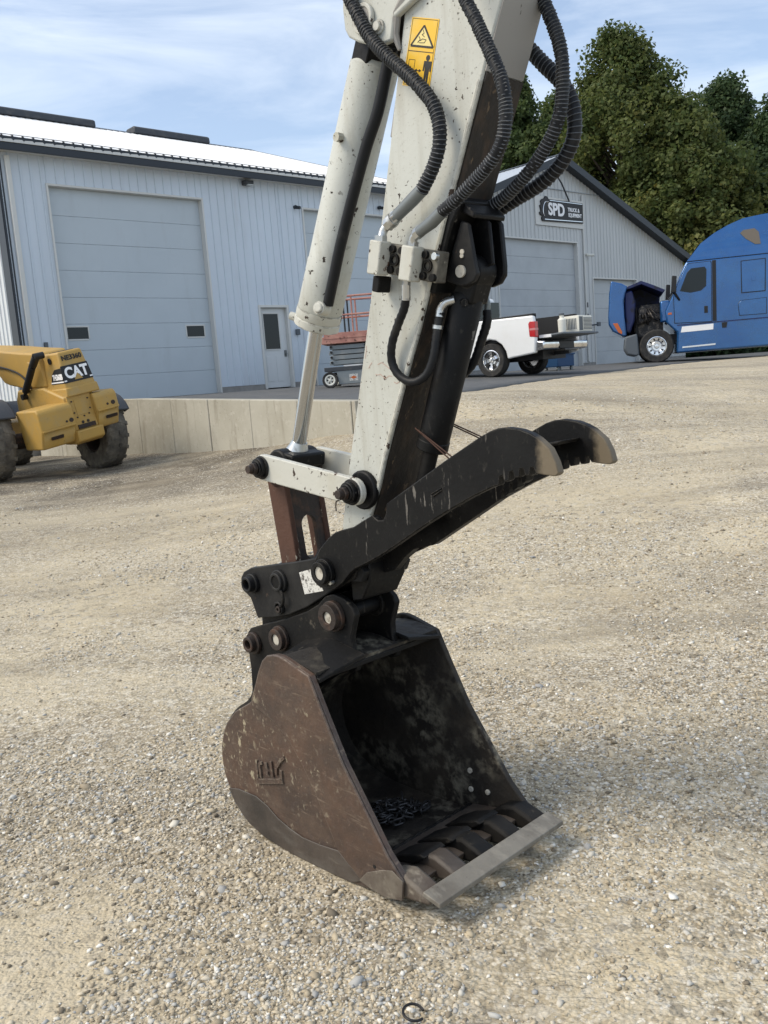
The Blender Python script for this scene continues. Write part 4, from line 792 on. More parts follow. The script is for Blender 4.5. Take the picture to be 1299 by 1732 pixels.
# ------------------------------------------------------------------ vehicles
def tyre_mb(R, w_, rim, n=40):
    h = w_/2; return MB().lathe([(rim, -h*.8), (rim+.02, -h*.95), (R*.82+rim*.18, -h), (R*.94, -h*.93), (R*.985, -h*.72), (R, -h*.4), (R, h*.4), (R*.985, h*.72), (R*.94, h*.93), (R*.82+rim*.18, h), (rim+.02, h*.95), (rim, h*.8)], n)
def wheel(parent, pos, R, w_, rim, tm, rm, lugs=0, holes=0, spokes=0, rot=(0, 0, 0), side=1):
    """side +1: the outer face looks along +y"""
    mb = tyre_mb(R, w_, rim)
    if lugs:
        for i in range(lugs):
            for sg in (-1, 1):
                t = 2*pi*(i+(.5 if sg > 0 else 0))/lugs; ct, st = cos(t), sin(t)
                q = []
                for (dt, y, r0) in ((-.055, sg*.03*w_, R*.97), (.055, sg*.03*w_, R*.97), (.16, sg*.5*w_, R*.93), (.05, sg*.5*w_, R*.93)):
                    q.append((t+dt, y, r0))
                vs = [((r_)*cos(a), y, (r_)*sin(a)) for a, y, r_ in q]+[((r_+.05*R)*cos(a), y, (r_+.05*R)*sin(a)) for a, y, r_ in q]
                mb.add(vs, [(0, 1, 2, 3), (7, 6, 5, 4), (0, 4, 5, 1), (1, 5, 6, 2), (2, 6, 7, 3), (3, 7, 4, 0)])
    else:
        for k in (-.3, 0, .3): pass
    o = part('wheel', mb, tm, parent); o.location = pos; o.rotation_euler = rot
    s_ = side; y0 = s_*w_*.5
    mb = MB(); mb.lathe([(rim+.004, -w_*.4), (rim+.004, w_*.4), (rim-.02, w_*.42), (rim-.035, w_*.3), (rim-.035, -w_*.3), (rim-.02, -w_*.42)], 36)
    mb.lathe([(.0005, y0*.55), (rim*.45, y0*.6), (rim*.62, y0*.35), (rim-.02, y0*.42), (rim-.02, y0*.3), (.0005, y0*.3)], 36)
    mb.lathe([(.0005, y0*.9), (rim*.2, y0*.88), (rim*.26, y0*.7), (rim*.26, y0*.4), (.0005, y0*.4)], 20)
    part('rim', mb, rm, o)
    if holes:
        mb = MB()
        for i in range(holes):
            t = 2*pi*i/holes; c_ = (rim*.72*cos(t), 0, rim*.72*sin(t)); mb.cyl((c_[0], y0*.38, c_[2]), (c_[0], y0*.50, c_[2]), rim*.095, n=10)
        part('hand_holes', mb, 'machineblack', o)
        mb = MB()
        for i in range(10): t = 2*pi*(i+.5)/10; mb.cyl((rim*.42*cos(t), y0*.55, rim*.42*sin(t)), (rim*.42*cos(t), y0*.75, rim*.42*sin(t)), rim*.05, n=6)
        part('lug_nuts', mb, rm, o)
    if spokes:
        mb = MB()
        for i in range(spokes):
            t = 2*pi*(i+.5)/spokes
            q = [(rim*.30, -.14), (rim*.30, .14), (rim*.88, .26), (rim*.88, -.26)]
            pts = [(r_*cos(t+a), r_*sin(t+a)) for r_, a in q]; mb.prism(pts, min(y0*.45, y0*.64), max(y0*.45, y0*.64))
        part('spoke_gaps', mb, 'machineblack', o)
    return o

# yellow telehandler
tr = -.17
te = thing('telehandler', 'yellow telehandler with muddy tyres parked at the retaining wall, cut off by the left edge', 'telehandler', (-5.392, 14.851, .47), 0)
te.rotation_euler = (tr, 0, radians(135))
def unroll(y, z): return (y*cos(tr)+z*sin(tr), -y*sin(tr)+z*cos(tr))
for (xx, yy) in ((.16, 1.0), (0, -.86), (3.7, .86), (3.7, -.86)):
    yl, zl = unroll(yy, .62); wheel(te, (xx, yl, zl), .615, .40, .31, 'mudtyre', 'rustdark', lugs=18, rot=(-tr, 0, 0), side=1 if yy > 0 else -1)
    mb = MB(); pts = [(.70*cos(radians(a)), .70*sin(radians(a))) for a in range(35, 148, 14)]+[(.66*cos(radians(a)), .66*sin(radians(a))) for a in range(147, 34, -14)]
    yc = .26
    mb.prism(pts, -yc, yc); mb.prism([(.7*cos(radians(a)), .7*sin(radians(a))) for a in range(35, 148, 14)]+[(.5*cos(radians(a)), .60*sin(radians(a))) for a in range(147, 34, -20)], yc*(1 if yy > 0 else -1)-.02, yc*(1 if yy > 0 else -1)+.02)
    f_ = part('fender', mb, 'fender', te, .02); f_.location = (xx, yl, zl); f_.rotation_euler = (-tr, 0, 0)
cy_ = 'catyel'
def shear_box(x0, x1, y0, y1, z0, z1, top=(0, 0, 0, 0), mb=None):
    mb = mb or MB(); a, b, c_, d = top                 # top face inset: rear, front, right, left
    vs = [(x0, y0, z0), (x1, y0, z0), (x1, y1, z0), (x0, y1, z0), (x0+a, y0+c_, z1), (x1-b, y0+c_, z1), (x1-b, y1-d, z1), (x0+a, y1-d, z1)]
    return mb.add(vs, [(3, 2, 1, 0), (4, 5, 6, 7), (0, 1, 5, 4), (1, 2, 6, 5), (2, 3, 7, 6), (3, 0, 4, 7)])
hood = part('engine_hood', shear_box(-.98, .15, -.63, -.09, 1.27, 1.96, (.10, .0, .06, .07)), cy_, te, .035, seg=3)
part('hood_slot', MB().box(-.72, -.52, -.52, -.2, 1.957, 1.966), 'machineblack', hood)
part('base_skirt', shear_box(-1.0, -.1, -.64, -.07, 1.255, 1.40, (.015, 0, .01, .01)), cy_, hood, .02)
def rear_pt(y, z): return (-.98+(z-1.27)/.69*.10-.006, y, z)
mb = MB(); P4 = [rear_pt(-.125, 1.74), rear_pt(-.585, 1.74), rear_pt(-.605, 1.47), rear_pt(-.105, 1.47)]
mb.add(P4+[(x+.004, y, z) for x, y, z in P4], [(0, 1, 2, 3), (7, 6, 5, 4), (0, 4, 5, 1), (1, 5, 6, 2), (2, 6, 7, 3), (3, 7, 4, 0)]); part('name_plate', mb, 'machineblack', hood)
rx = Vector((0, -1, 0)); ry = Vector((.1, 0, .69)).normalized()
text('lettering', 'CAT', .235, 'whitepaint', hood, rx, ry, rear_pt(-.355, 1.615)[:1]+(-.36, 1.61), .86, .003, .010)
mb = MB(); P3 = [rear_pt(-.285, 1.50), rear_pt(-.43, 1.50), rear_pt(-.36, 1.60)]; P3 = [(x-.007, y, z) for x, y, z in P3]
mb.add(P3+[(x+.003, y, z) for x, y, z in P3], [(0, 1, 2), (5, 4, 3), (0, 3, 4, 1), (1, 4, 5, 2), (2, 5, 3, 0)]); part('triangle_mark', mb, 'catyel', hood)
mb = MB()
for a, b in ((-.11, -.155), (-.555, -.60)):
    P4 = [rear_pt(a, 1.515), rear_pt(b, 1.515), rear_pt(b, 1.495), rear_pt(a, 1.495)]; P4 = [(x-.003, y, z) for x, y, z in P4]; mb.add(P4+[(x+.002, y, z) for x, y, z in P4], [(0, 1, 2, 3), (7, 6, 5, 4)])
part('stripe', mb, 'whitepaint', hood)
text('lettering', 'NE3360', .105, 'ink', hood, rx, ry, (rear_pt(0, 1.85)[0]-.001, -.36, 1.85), 1.0, .0015, .004)
sxv = Vector((-1, 0, 0)); syv = Vector((0, -.07, .69)).normalized()
def side_pt(x, z): return (x, -.09-(z-1.27)/.69*.07+.004, z)
P5 = [side_pt(-.50, 1.475), side_pt(-.935, 1.475), side_pt(-.915, 1.715), side_pt(-.68, 1.70), side_pt(-.56, 1.62)]
mb = MB(); mb.add(P5+[(x, y-.003, z) for x, y, z in P5], [(0, 1, 2, 3, 4), (9, 8, 7, 6, 5)]+[(i, i+5, (i+1) % 5+5, (i+1) % 5) for i in range(5)]); part('side_plate', mb, 'machineblack', hood)
text('lettering', 'TH360B', .12, 'whitepaint', hood, sxv, syv, (-.745, side_pt(0, 1.575)[1]+.001, 1.575), .82, .0015, .006)
mb = MB(); P4 = [side_pt(-.51, 1.49), side_pt(-.93, 1.49), side_pt(-.93, 1.51), side_pt(-.51, 1.51)]; mb.add([(x, y+.002, z) for x, y, z in P4]+[(x, y, z) for x, y, z in P4], [(0, 1, 2, 3), (7, 6, 5, 4)]); part('stripe', mb, 'whitepaint', hood)
mb = MB(); mb.cyl((-.60, -.125, 1.84), (-.60, -.14, 1.84), .05, n=14); part('fuel_cap', mb, 'machineblack', hood)
boomp = [(-.36, 1.45), (-.36, 1.93), (-.30, 2.0), (.3, 2.06), (1.04, 2.15), (4.2, 2.45), (4.2, 2.05), (1.45, 1.80), (1.30, 1.72), (1.18, 1.60), (1.0, 1.55), (.43, 1.46)]
bm_ = part('boom', MB().prism(boomp, -.60, -.085), cy_, te, .03, seg=3)
part('boom_pivot', MB().cyl((.02, -.62, 1.82), (.02, -.06, 1.82), .07, n=18), cy_, bm_, .01)
part('hose_line', MB().tube(spline([(1.6, -.07, 1.95), (.9, -.06, 1.85), (.4, -.06, 1.70), (.15, -.06, 1.45), (.1, -.07, 1.2)], .05), .016, 8), 'machineblack', bm_)
part('chassis_side', MB().prism([(-.86, .75), (-.92, 1.26), (-.3, 1.45), (.65, 1.46), (.8, 1.3), (.9, .95), (4.0, .95), (4.0, .55), (-.4, .5)], -.55, -.03), cy_, te, .03)
mb = MB(); mb.tube([(-.52, .02, 1.96), (-.33, .02, 1.84)], .062, 14); mb.tube([(-.33, .02, 1.84), (-.27, .02, 1.80)], .035, 12); mb.tube([(-.28, .02, 1.81), (.22, .02, 1.44)], .058, 14); mb.tube([(.22, .02, 1.44), (.34, .02, 1.35)], .025, 10); mb.cyl((.34, -.06, 1.35), (.34, .06, 1.35), .05, n=14); mb.cyl((-.52, -.1, 1.96), (-.52, .06, 1.96), .055, n=14); part('tilt_cylinder', mb, 'machineblack', te)
def cw(y0, y1, z0, z1, s_):
    x0, x1 = -1.06, -.30; d = .09*s_
    prof = [(x1, z0), (x0+.16, z0), (x0+.02, z0+.26), (x0, z0+.28), (x0, z1-.06), (x0+.05, z1), (x1, z1)]
    o_ = part('counterweight', MB().prism(prof, y0, y1), cy_, te, .03, seg=3)
    ym = (y0+y1)/2
    part('step_line', MB().box(x0-.012, x0+.02, y0+.01, y1-.01, z0+.27, z0+.30), cy_, o_, .006)
    part('tow_slot', MB().rbox((x0+.055, ym+.05*s_, z0+.15), (.02, .2, .05), -.55), 'rustdark', o_)
    mb = MB(); mb.cyl((x0-.008, y0+.07 if s_ > 0 else y0+.1, z0+.36), (x0+.02, y0+.07 if s_ > 0 else y0+.1, z0+.36), .035, n=12); mb.cyl((x0-.008, y0+.15 if s_ > 0 else y0+.2, z0+.355), (x0+.02, y0+.15 if s_ > 0 else y0+.2, z0+.355), .018, n=10); part('lamp_hole', mb, 'rustdark', o_)
cw(-.06, .52, .56, 1.19, 1); cw(-.86, -.46, .66, 1.23, -1)
plt_ = part('rear_plate', MB().box(-.955, -.5, -.465, -.058, .72, 1.275), cy_, te, .01)
part('inner_plate', MB().box(-.962, -.955, -.36, -.16, .95, 1.2), cy_, plt_, .003)
mb = MB()
for y_, z_ in ((-.12, 1.18), (-.40, 1.18), (-.12, 1.0), (-.40, 1.02), (-.15, .92), (-.27, .92), (-.36, .94)): mb.cyl((-.953, y_, z_), (-.968, y_, z_), .013, n=8)
for y_ in (-.22, -.31): mb.cyl((-.953, y_, .83), (-.962, y_, .83), .024, n=10)
part('bolts', mb, 'rustdark', plt_)
part('bumper', MB().prism([(-1.03, .55), (-1.05, .72), (-.5, .72), (-.5, .5), (-.92, .5)], -.5, -.04), cy_, te, .02)
part('hitch_slot', MB().box(-.975, -.955, -.42, -.12, .735, .80), 'rustdark', plt_)
mb = MB(); y1_, z1_ = unroll(.70, .62); y2_, z2_ = unroll(-.70, .62); mb.tube([(0, y1_, z1_), (0, y2_, z2_)], .13, 14); part('axle', mb, 'rustdark', te); part('axle', MB().tube([(3.7, y1_, z1_), (3.7, y2_, z2_)], .13, 14), 'rustdark', te)
part('cab', MB().prism([(.9, .95), (.95, 2.2), (2.0, 2.25), (2.45, 1.5), (2.45, .95)], .28, 1.05), 'machineblack', te, .04)

# white pickup
pk = thing('pickup_truck', 'white pickup truck with its tailgate down, seen from the rear beside the grey shop', 'pickup', (3.347, 21.243, 1.500), radians(138))
def arch(cx_, r, z0, n=9): return [(cx_+r*cos(pi-pi*i/(n-1)), max(z0, .38+r*sin(pi-pi*i/(n-1)))) for i in range(n)]
bed = [(-1.2, .46), (-1.22, .80), (-1.19, 1.24), (-1.17, 1.275), (.77, 1.30), (.77, .38)]+[(p[0], p[1]) for p in arch(0, .47, .38)[::-1]]+[(-.6, .40)]
bs = part('bed_side', MB().prism(bed, .86, .985), 'white', pk, .035, seg=3); bs2 = part('bed_side', MB().prism(bed, -.985, -.86), 'white', pk, .035, seg=3)
part('rail_cap', MB().box(-1.18, .76, .855, .965, 1.285, 1.318), 'machineblack', bs, .008); part('rail_cap', MB().box(-1.18, .76, -.965, -.855, 1.285, 1.318), 'machineblack', bs2, .008)
part('bed_floor', MB().box(-1.19, .76, -.844, .844, .765, .79), 'machineblack', pk)
for sg in (1, -1): part('bed_liner', MB().box(-1.185, .69, sg*.852-.006, sg*.852+.006, .77, 1.318), 'machineblack', pk); part('bed_wall', MB().box(.70, .765, -.858, .858, .79, 1.29), 'machineblack', pk)
low_ = [(.785, .38), (.785, 1.30), (3.2, 1.30), (4.3, 1.24), (4.62, 1.05), (4.68, .62), (4.6, .42), (4.1, .38)]+arch(3.57, .47, .38)[::-1]+[(3.05, .36)]
part('cab_body', MB().prism(low_, -.98, .98), 'white', pk, .05, seg=3)
gh = shear_box(.84, 3.25, -.93, .93, 1.29, 1.92, (.14, .75, .16, .16)); part('cab_roof', gh, 'white', pk, .06, seg=3)
for sg in (1, -1):
    q = [(.98, 1.36), (1.08, 1.82), (2.48, 1.82), (2.95, 1.36)]; vs = [(x, sg*(.94-(z-1.29)/.63*.16), z) for x, z in q]; mb = MB(); mb.add(vs+[(x, y-sg*.02, z) for x, y, z in vs], [(0, 1, 2, 3), (7, 6, 5, 4), (0, 4, 5, 1), (1, 5, 6, 2), (2, 6, 7, 3), (3, 7, 4, 0)]); part('side_window', mb, 'glass', pk)
    part('taillight', MB().prism([(-1.232, .80), (-1.235, 1.14), (-1.10, 1.15), (-1.06, 1.10), (-1.08, .82)], sg*.93-.063, sg*.93+.063), 'redlens', pk, .01)
    part('lens_stripe', MB().box(-1.238, -1.09, sg*.93-.064, sg*.93+.064, .955, 1.0), mat('pale lens', (.5, .2, .2), .2), pk)
mb = MB(); mb.box(.80, .84, -.7, .7, 1.40, 1.80); part('rear_window', mb, 'glass', pk)
part('tailgate', MB().prism([(-1.82, .815), (-1.23, .785), (-1.21, .825), (-1.80, .862)], -.80, .80), 'greyplastic', pk, .02)
part('tailgate_skin', MB().box(-1.52, -1.215, .8015, .815, .775, .84), 'white', pk, .004)
part('bumper', MB().prism([(-1.22, .50), (-1.40, .52), (-1.43, .60), (-1.42, .70), (-1.22, .72)], -.97, .97), 'chromebump', pk, .03, seg=3)
part('bumper_recess', MB().box(-1.436, -1.40, -.32, .32, .53, .69), 'machineblack', pk, .01)
part('hitch', MB().box(-1.5, -1.1, -.05, .05, .40, .48), 'machineblack', pk)
part('underbody', MB().box(-1.1, 4.2, -.5, .5, .32, .55), 'machineblack', pk); sp_ = part('spare_tyre', tyre_mb(.36, .2, .2), 'tyre', pk); sp_.rotation_euler = (pi/2, 0, 0); sp_.location = (-.75, 0, .48)
mb = MB(); mb.tube([(0, -.8, .38), (0, .8, .38)], .07, 10); part('axle', mb, 'machineblack', pk)
for (x, y) in ((0, .84), (0, -.84), (3.57, .84), (3.57, -.84)): wheel(pk, (x, y, .385), .385, .26, .235, 'tyre', 'alloy', spokes=5, side=1 if y > 0 else -1)
# window air conditioner on the tailgate
ca, sa = cos(radians(138)), sin(radians(138))
def pkw(x, y, z): return (3.347+x*ca-y*sa, 21.243+x*sa+y*ca, 1.5+z)
ac = thing('air_conditioner', 'off-white window air conditioner sitting on the lowered tailgate of the pickup', 'air conditioner', pkw(-1.52, -.36, .866), radians(138))
part('casing', MB().box(-.20, .22, -.30, .30, 0, .36), 'acwhite', ac, .012)
gr = part('front_grille', MB().box(-.212, -.20, -.27, .12, .03, .33), 'acwhite', ac, .004)
for k in range(9): part('louvre', MB().rbox((-.216, -.075, .06+k*.03), (.012, .36, .012), .5), 'greyplastic', gr)
part('control_panel', MB().box(-.210, -.2005, .14, .28, .03, .33), 'greyplastic', ac)
gs = part('side_grille', MB().box(-.16, .18, .30, .306, .04, .32), 'acwhite', ac)
for k in range(8): part('louvre', MB().box(-.14+k*.038, -.118+k*.038, .306, .311, .06, .30), 'greyplastic', gs)
wj = thing('bucket_pail', 'small white container beside the air conditioner on the pickup tailgate', 'container', pkw(-1.42, .16, .853), 0.)
mb = MB(); mb.tube([(0, 0, 0), (0, 0, .30), (0, 0, .34), (0, 0, .40)], [.085, .095, .05, .05], 16); part('body', mb, 'acwhite', wj, .005); part('lid', MB().cyl((0, 0, .40), (0, 0, .44), .06, n=16), 'greyplastic', wj)
bt = thing('wheeled_tub', 'blue plastic tub on casters on the asphalt behind the pickup', 'tub', (4.95, 23.9, 1.535), radians(40))
part('body', shear_box(-.35, .35, -.25, .25, .42, .10, (-.0, 0, 0, 0)), 'bluedrum', bt, .02); part('rim', MB().box(-.37, .37, -.27, .27, .40, .44), 'bluedrum', bt, .01)
for x in (-.28, .28):
    for y in (-.19, .19):
        mb = MB(); mb.cyl((x, y-.02, .045), (x, y+.02, .045), .045, n=14); mb.box(x-.02, x+.02, y-.03, y+.03, .06, .11); part('caster', mb, 'ferrule', bt)

# blue semi truck with its hood tipped open
tk = thing('semi_truck', 'blue sleeper-cab semi truck with its hood tipped open, at the right edge', 'semi truck', (8.892, 28.404, 1.53), radians(165))
cab = [(-.62, .25), (-4.25, .25), (-4.25, 2.90), (-.97, 2.90), (-.72, 2.38), (-.57, 1.99), (-.33, 1.52), (-.36, 1.17), (-.52, 1.0), (-.66, .86)]
cb = part('cab_body', MB().prism(cab, -1.2, 1.2), 'blue', tk, .05, seg=3)
rf = [(-.985, 2.905), (-1.1, 3.05), (-1.29, 3.31), (-1.61, 3.56), (-2.04, 3.80), (-2.56, 4.0), (-3.24, 4.08), (-4.1, 4.1), (-4.22, 4.0), (-4.22, 2.905)]
t_ = MB().prism(rf, -1.19, 1.19); t_.v = [(x, y*(1-.36*max(0, (z-2.9)/1.2)**1.5), z) for x, y, z in t_.v]
nr_ = len(rf); t_.f = [f for f in t_.f if len(f) < nr_]                       # side faces rebuilt as strips so they can bow inwards
side = []
roof = part('roof_fairing', t_, 'blue', tk, 0)
for sg in (1, -1):
    g_ = MB(); cols = 8
    for i in range(cols+1):
        x = -.99-(3.23)*i/cols if i else -.986
        zt_ = float(np.interp(-x, [-p[0] for p in rf[:9]], [p[1] for p in rf[:9]]))
        for k in range(6):
            z = 2.905+(zt_-2.905)*k/5; g_.v.append((x, sg*1.19*(1-.36*max(0, (z-2.9)/1.2)**1.5), z))
    for i in range(cols):
        for k in range(5): a = i*6+k; g_.f.append((a, a+6, a+7, a+1))
    part('fairing_side', g_, 'blue', roof)
part('seam', MB().box(-4.2, -1.0, -1.19, 1.19, 2.895, 2.91), 'machineblack', tk)
for sg in (1, -1):
    y0, y1 = (1.2, 1.215) if sg > 0 else (-1.215, -1.2); y2, y3 = (1.2155, 1.222) if sg > 0 else (-1.222, -1.2155)
    def gap(poly, k_=.022):
        cx_ = sum(p[0] for p in poly)/len(poly); cz_ = sum(p[1] for p in poly)/len(poly)
        q_ = [(x+k_*(1 if x > cx_ else -1), z+k_*(1 if z > cz_ else -1)) for x, z in poly]
        part('panel_gap', MB().prism(q_, min(y0, y0+sg*.006), max(y0, y0+sg*.006)) if sg > 0 else MB().prism(q_, -1.206, -1.2), 'machineblack', tk)
    gap([(-.60, 1.14), (-.59, 1.95), (-.74, 2.32), (-.97, 2.78), (-1.05, 2.83), (-1.64, 2.84), (-1.66, 2.78), (-1.64, 1.10)], .015); gap([(-2.5, 1.85), (-3.12, 1.85), (-3.14, 2.75), (-2.5, 2.74)]); gap([(-2.42, 1.2), (-3.15, 1.19), (-3.16, 1.64), (-2.46, 1.62), (-2.39, 1.52)], .012)
    d_ = part('door', MB().prism([(-.60, 1.14), (-.59, 1.95), (-.74, 2.32), (-.97, 2.78), (-1.05, 2.83), (-1.64, 2.84), (-1.66, 2.78), (-1.64, 1.10)], y0, y1), 'blue', tk, .006)
    part('side_window', MB().prism([(-.77, 2.06), (-.98, 2.58), (-1.10, 2.69), (-1.48, 2.70), (-1.53, 2.62), (-1.51, 2.14), (-1.36, 2.02), (-1.07, 1.985)], y2, y3), 'glass', d_, .003)
    part('handle', MB().prism([(-1.44, 1.36), (-1.54, 1.36), (-1.54, 1.56), (-1.44, 1.56)], y2, y3+.01*sg if sg > 0 else y3), 'machineblack', d_, .008)
    part('door_pillar', MB().prism([(-1.67, 1.10), (-1.69, 2.86), (-1.80, 2.86), (-1.78, 1.10)], y0, y1-.006*sg if sg > 0 else y1), 'machineblack', tk, .003)
    hb = part('hatch', MB().prism([(-2.5, 1.85), (-3.12, 1.85), (-3.14, 2.75), (-2.5, 2.74)], y0, y1), 'blue', tk, .02, seg=3)
    part('hatch_latch', MB().prism([(-2.76, 2.16), (-2.88, 2.16), (-2.88, 2.40), (-2.76, 2.40)], y2, y3), 'blue', hb, .006)
    part('lower_panel', MB().prism([(-2.42, 1.2), (-3.15, 1.19), (-3.16, 1.64), (-2.46, 1.62), (-2.39, 1.52)], y0, y1), 'blue', tk, .02, seg=3)
    part('sill_line', MB().box(-4.2, -.66, min(y0, y1), max(y0, y1)-.003*(sg > 0), 1.055, 1.085), 'bluein', tk)
    part('white_sticker', MB().prism([(-.76, .85), (-1.68, .86), (-1.69, 1.03), (-.80, 1.02)], y0, y1-.009*sg if sg > 0 else y1), 'whitepaint', tk)
    part('step_trim', MB().prism([(-.78, .38), (-1.73, .40), (-1.74, .45), (-.80, .43)], y0, y1), 'alloy', tk, .004)
    part('vent', MB().prism([(-1.93, .88), (-2.05, .88), (-2.08, 1.04), (-1.92, 1.04)], y0, y1), 'machineblack', tk, .005)
    part('marker_lamp', MB().prism([(-.40, 1.40), (-.52, 1.40), (-.52, 1.46), (-.42, 1.46)], y0, y1), 'amber', tk, .004)
    yw = lambda z: sg*1.19*(1-.36*max(0, (z-2.9)/1.2)**1.5)
    q = [(-2.5, 3.57), (-2.60, 3.65), (-2.9, 3.67), (-3.01, 3.55), (-3.04, 3.19), (-2.89, 3.20), (-2.65, 3.38)]; vs = [(x, yw(z)+.012*sg, z) for x, z in q]; mb = MB(); n_ = len(q)
    mb.add(vs+[(x, y-.02*sg, z) for x, y, z in vs], [tuple(range(n_)), tuple(range(2*n_-1, n_-1, -1))]+[(i, i+n_, (i+1) % n_+n_, (i+1) % n_) for i in range(n_)]); part('roof_window', mb, mat('bronze glass', (.13, .11, .085), .15), roof)
    mb = MB(); mb.prism([(-.50, 2.02), (-.64, 2.02), (-.66, 2.48), (-.54, 2.5)], sg*1.5-.14, sg*1.5+.14); mb.tube([(-.6, sg*1.2, 2.0), (-.55, sg*1.45, 2.1)], .03, 8); mb.tube([(-.75, sg*1.2, 1.8), (-.6, sg*1.42, 2.03)], .035, 8); part('mirror', mb, 'machineblack', tk, .02)
part('windshield', MB().prism([(-.60, 2.02), (-.74, 2.37), (-.965, 2.83), (-.955, 2.84), (-.72, 2.38), (-.58, 2.03)], -1.05, 1.05), 'glass', tk)
hd_ = part('hood', MB().prism([(1.21, 2.58), (1.28, 2.2), (1.3, 1.91), (1.335, 1.5), (1.33, 1.27), (1.22, 1.06), (.90, .87), (.80, .90), (.845, 1.49), (.85, 1.94), (.80, 2.15), (.72, 2.37), (.90, 2.48)], -1.05, 1.05), 'blue', tk, .05, seg=3)
part('hood_panel', MB().prism([(.72, 2.37), (.55, 2.42), (.33, 2.5), (0, 2.35), (-.37, 2.16), (-.30, 2.08), (.03, 2.25), (.32, 2.40), (.55, 2.33), (.76, 2.28)], -.9, 1.0), 'bluein', hd_, .01)
part('hood_inner', MB().prism([(.84, .92), (.845, 1.49), (.85, 1.94), (.75, 2.30), (.33, 2.42), (-.30, 2.10), (-.25, 1.7), (.1, 1.3), (.35, .95)], -1.04, -.9), 'bluein', hd_, .02)
mb = MB(); mb.prism([(.83, 2.2), (.835, 1.0), (.70, .95), (.55, 1.35), (.5, 1.9), (.6, 2.25)], .2, .95); part('hood_liner', mb, 'bluein', hd_, .05)
part('turn_lamp', MB().prism([(1.20, 1.30), (1.06, 1.30), (.93, 1.02), (.95, .95), (1.05, 1.02)], 1.046, 1.062), 'amber', hd_, .006)
mb = MB(); mb.box(-.3, .55, -.45, .45, .7, 1.55); mb.box(-.2, .35, -.3, .5, 1.55, 1.8); mb.cyl((.3, .5, 1.62), (.3, .72, 1.62), .13, n=16); mb.cyl((.1, .45, 1.35), (.45, .75, 1.3), .08, n=12)
for k in range(6): mb.tube(spline([(-.25+k*.13, .45, 1.2+.1*(k % 3)), (-.1+k*.1, .75, 1.45-.07*(k % 2)), (.1+k*.05, .6, 1.7)], .05), .022+.008*(k % 2), 8)
part('engine', mb, 'engine', tk, .02)
mb = MB(); mb.box(.45, .52, -.55, .55, .8, 1.75); part('radiator', mb, 'machineblack', tk, .02)
part('bumper', MB().prism([(.86, .86), (.50, .93), (.44, .30), (.55, .25), (.80, .32), (.9, .5)], -1.15, 1.15), 'greyplastic', tk, .05, seg=3)
part('frame_rail', MB().box(-7.5, .6, -.45, .45, .55, .85), 'machineblack', tk); part('cowl', MB().box(-.5, -.2, -1.0, 1.0, 1.2, 1.85), 'blue', tk, .06)
mb = MB(); mb.tube([(0, -.95, .50), (0, .95, .50)], .07, 10); part('axle', mb, 'machineblack', tk)
for y in (1.04, -1.04): wheel(tk, (-.06, y, .505), .505, .29, .292, 'tyre', 'alloy', holes=10, side=1 if y > 0 else -1)
for x in (-5.6, -6.9):
    for y in (.95, -.95): wheel(tk, (x, y, .505), .505, .55, .292, 'tyre', 'alloy', holes=10, side=1 if y > 0 else -1)

# scissor lift
lf = thing('scissor_lift', 'small scissor lift with faded red guard rails and grey base beside the workshop door', 'scissor lift', (-.834, 18.66, 1.545), radians(-5))
part('chassis', MB().prism([(-.16, .36), (-.16, .42), (1.62, .42), (1.62, .07), (.11, .06), (.08, .34)], 0, .78), 'liftgrey', lf, .01)
part('sill', MB().box(-.17, 1.63, -.012, .79, .34, .425), 'fender', lf, .006)
part('warning_label', MB().prism([(.34, .12), (.52, .12), (.52, .26), (.34, .26)], -.004, -.0005), 'label', lf); part('label_diamond', MB().prism([(.36, .19), (.43, .155), (.50, .19), (.43, .225)], -.007, -.0041), 'amber', lf)
for k in range(4):
    z0 = .47+k*.105; part('scissor_arm', MB().prism([(-.06+.03*(k % 2), z0), (-.03, z0+.085), (1.5, z0+.085), (1.53-.03*(k % 2), z0)], .05, .13), 'liftgrey', lf, .006); part('scissor_arm', MB().prism([(-.06, z0), (-.03, z0+.085), (1.5, z0+.085), (1.53, z0)], .63, .71), 'liftgrey', lf, .006)
mb = MB(); [mb.cyl((x, .0, .52+k*.105), (x, .75, .52+k*.105), .025, n=8) for x in (0.0, .72, 1.45) for k in range(4)]; part('pivot_pins', mb, 'machineblack', lf)
part('platform', MB().prism([(-.18, .90), (-.17, 1.04), (-.06, 1.06), (1.66, 1.06), (1.66, .90)], -.02, .80), 'liftred', lf, .008); part('toe_board', MB().box(-.12, 1.66, -.03, -.021, 1.0, 1.12), 'liftred', lf, .003)
for y in (0.0, .77):
    for x in (.33, .50, 1.05, 1.6): part('rail_post', MB().tube([(x, y, 1.06), (x, y, 1.83)], .018, 8), 'machineblack' if x < .4 else 'liftred', lf)
    for z in (1.47, 1.84): part('guard_rail', MB().tube([(.15, y, z), (1.62, y, z)], .021, 8), 'liftred', lf)
for x in (.16, 1.62):
    for z in (1.47, 1.84): part('guard_rail', MB().tube([(x, 0, z), (x, .77, z)], .021, 8), 'liftred', lf)
for x in (-.06, 1.42):
    for y in (-.03, .81): wheel(lf, (x, y, .165), .165, .11, .11, 'tyre', 'acwhite', side=-1 if y < .3 else 1, spokes=5)

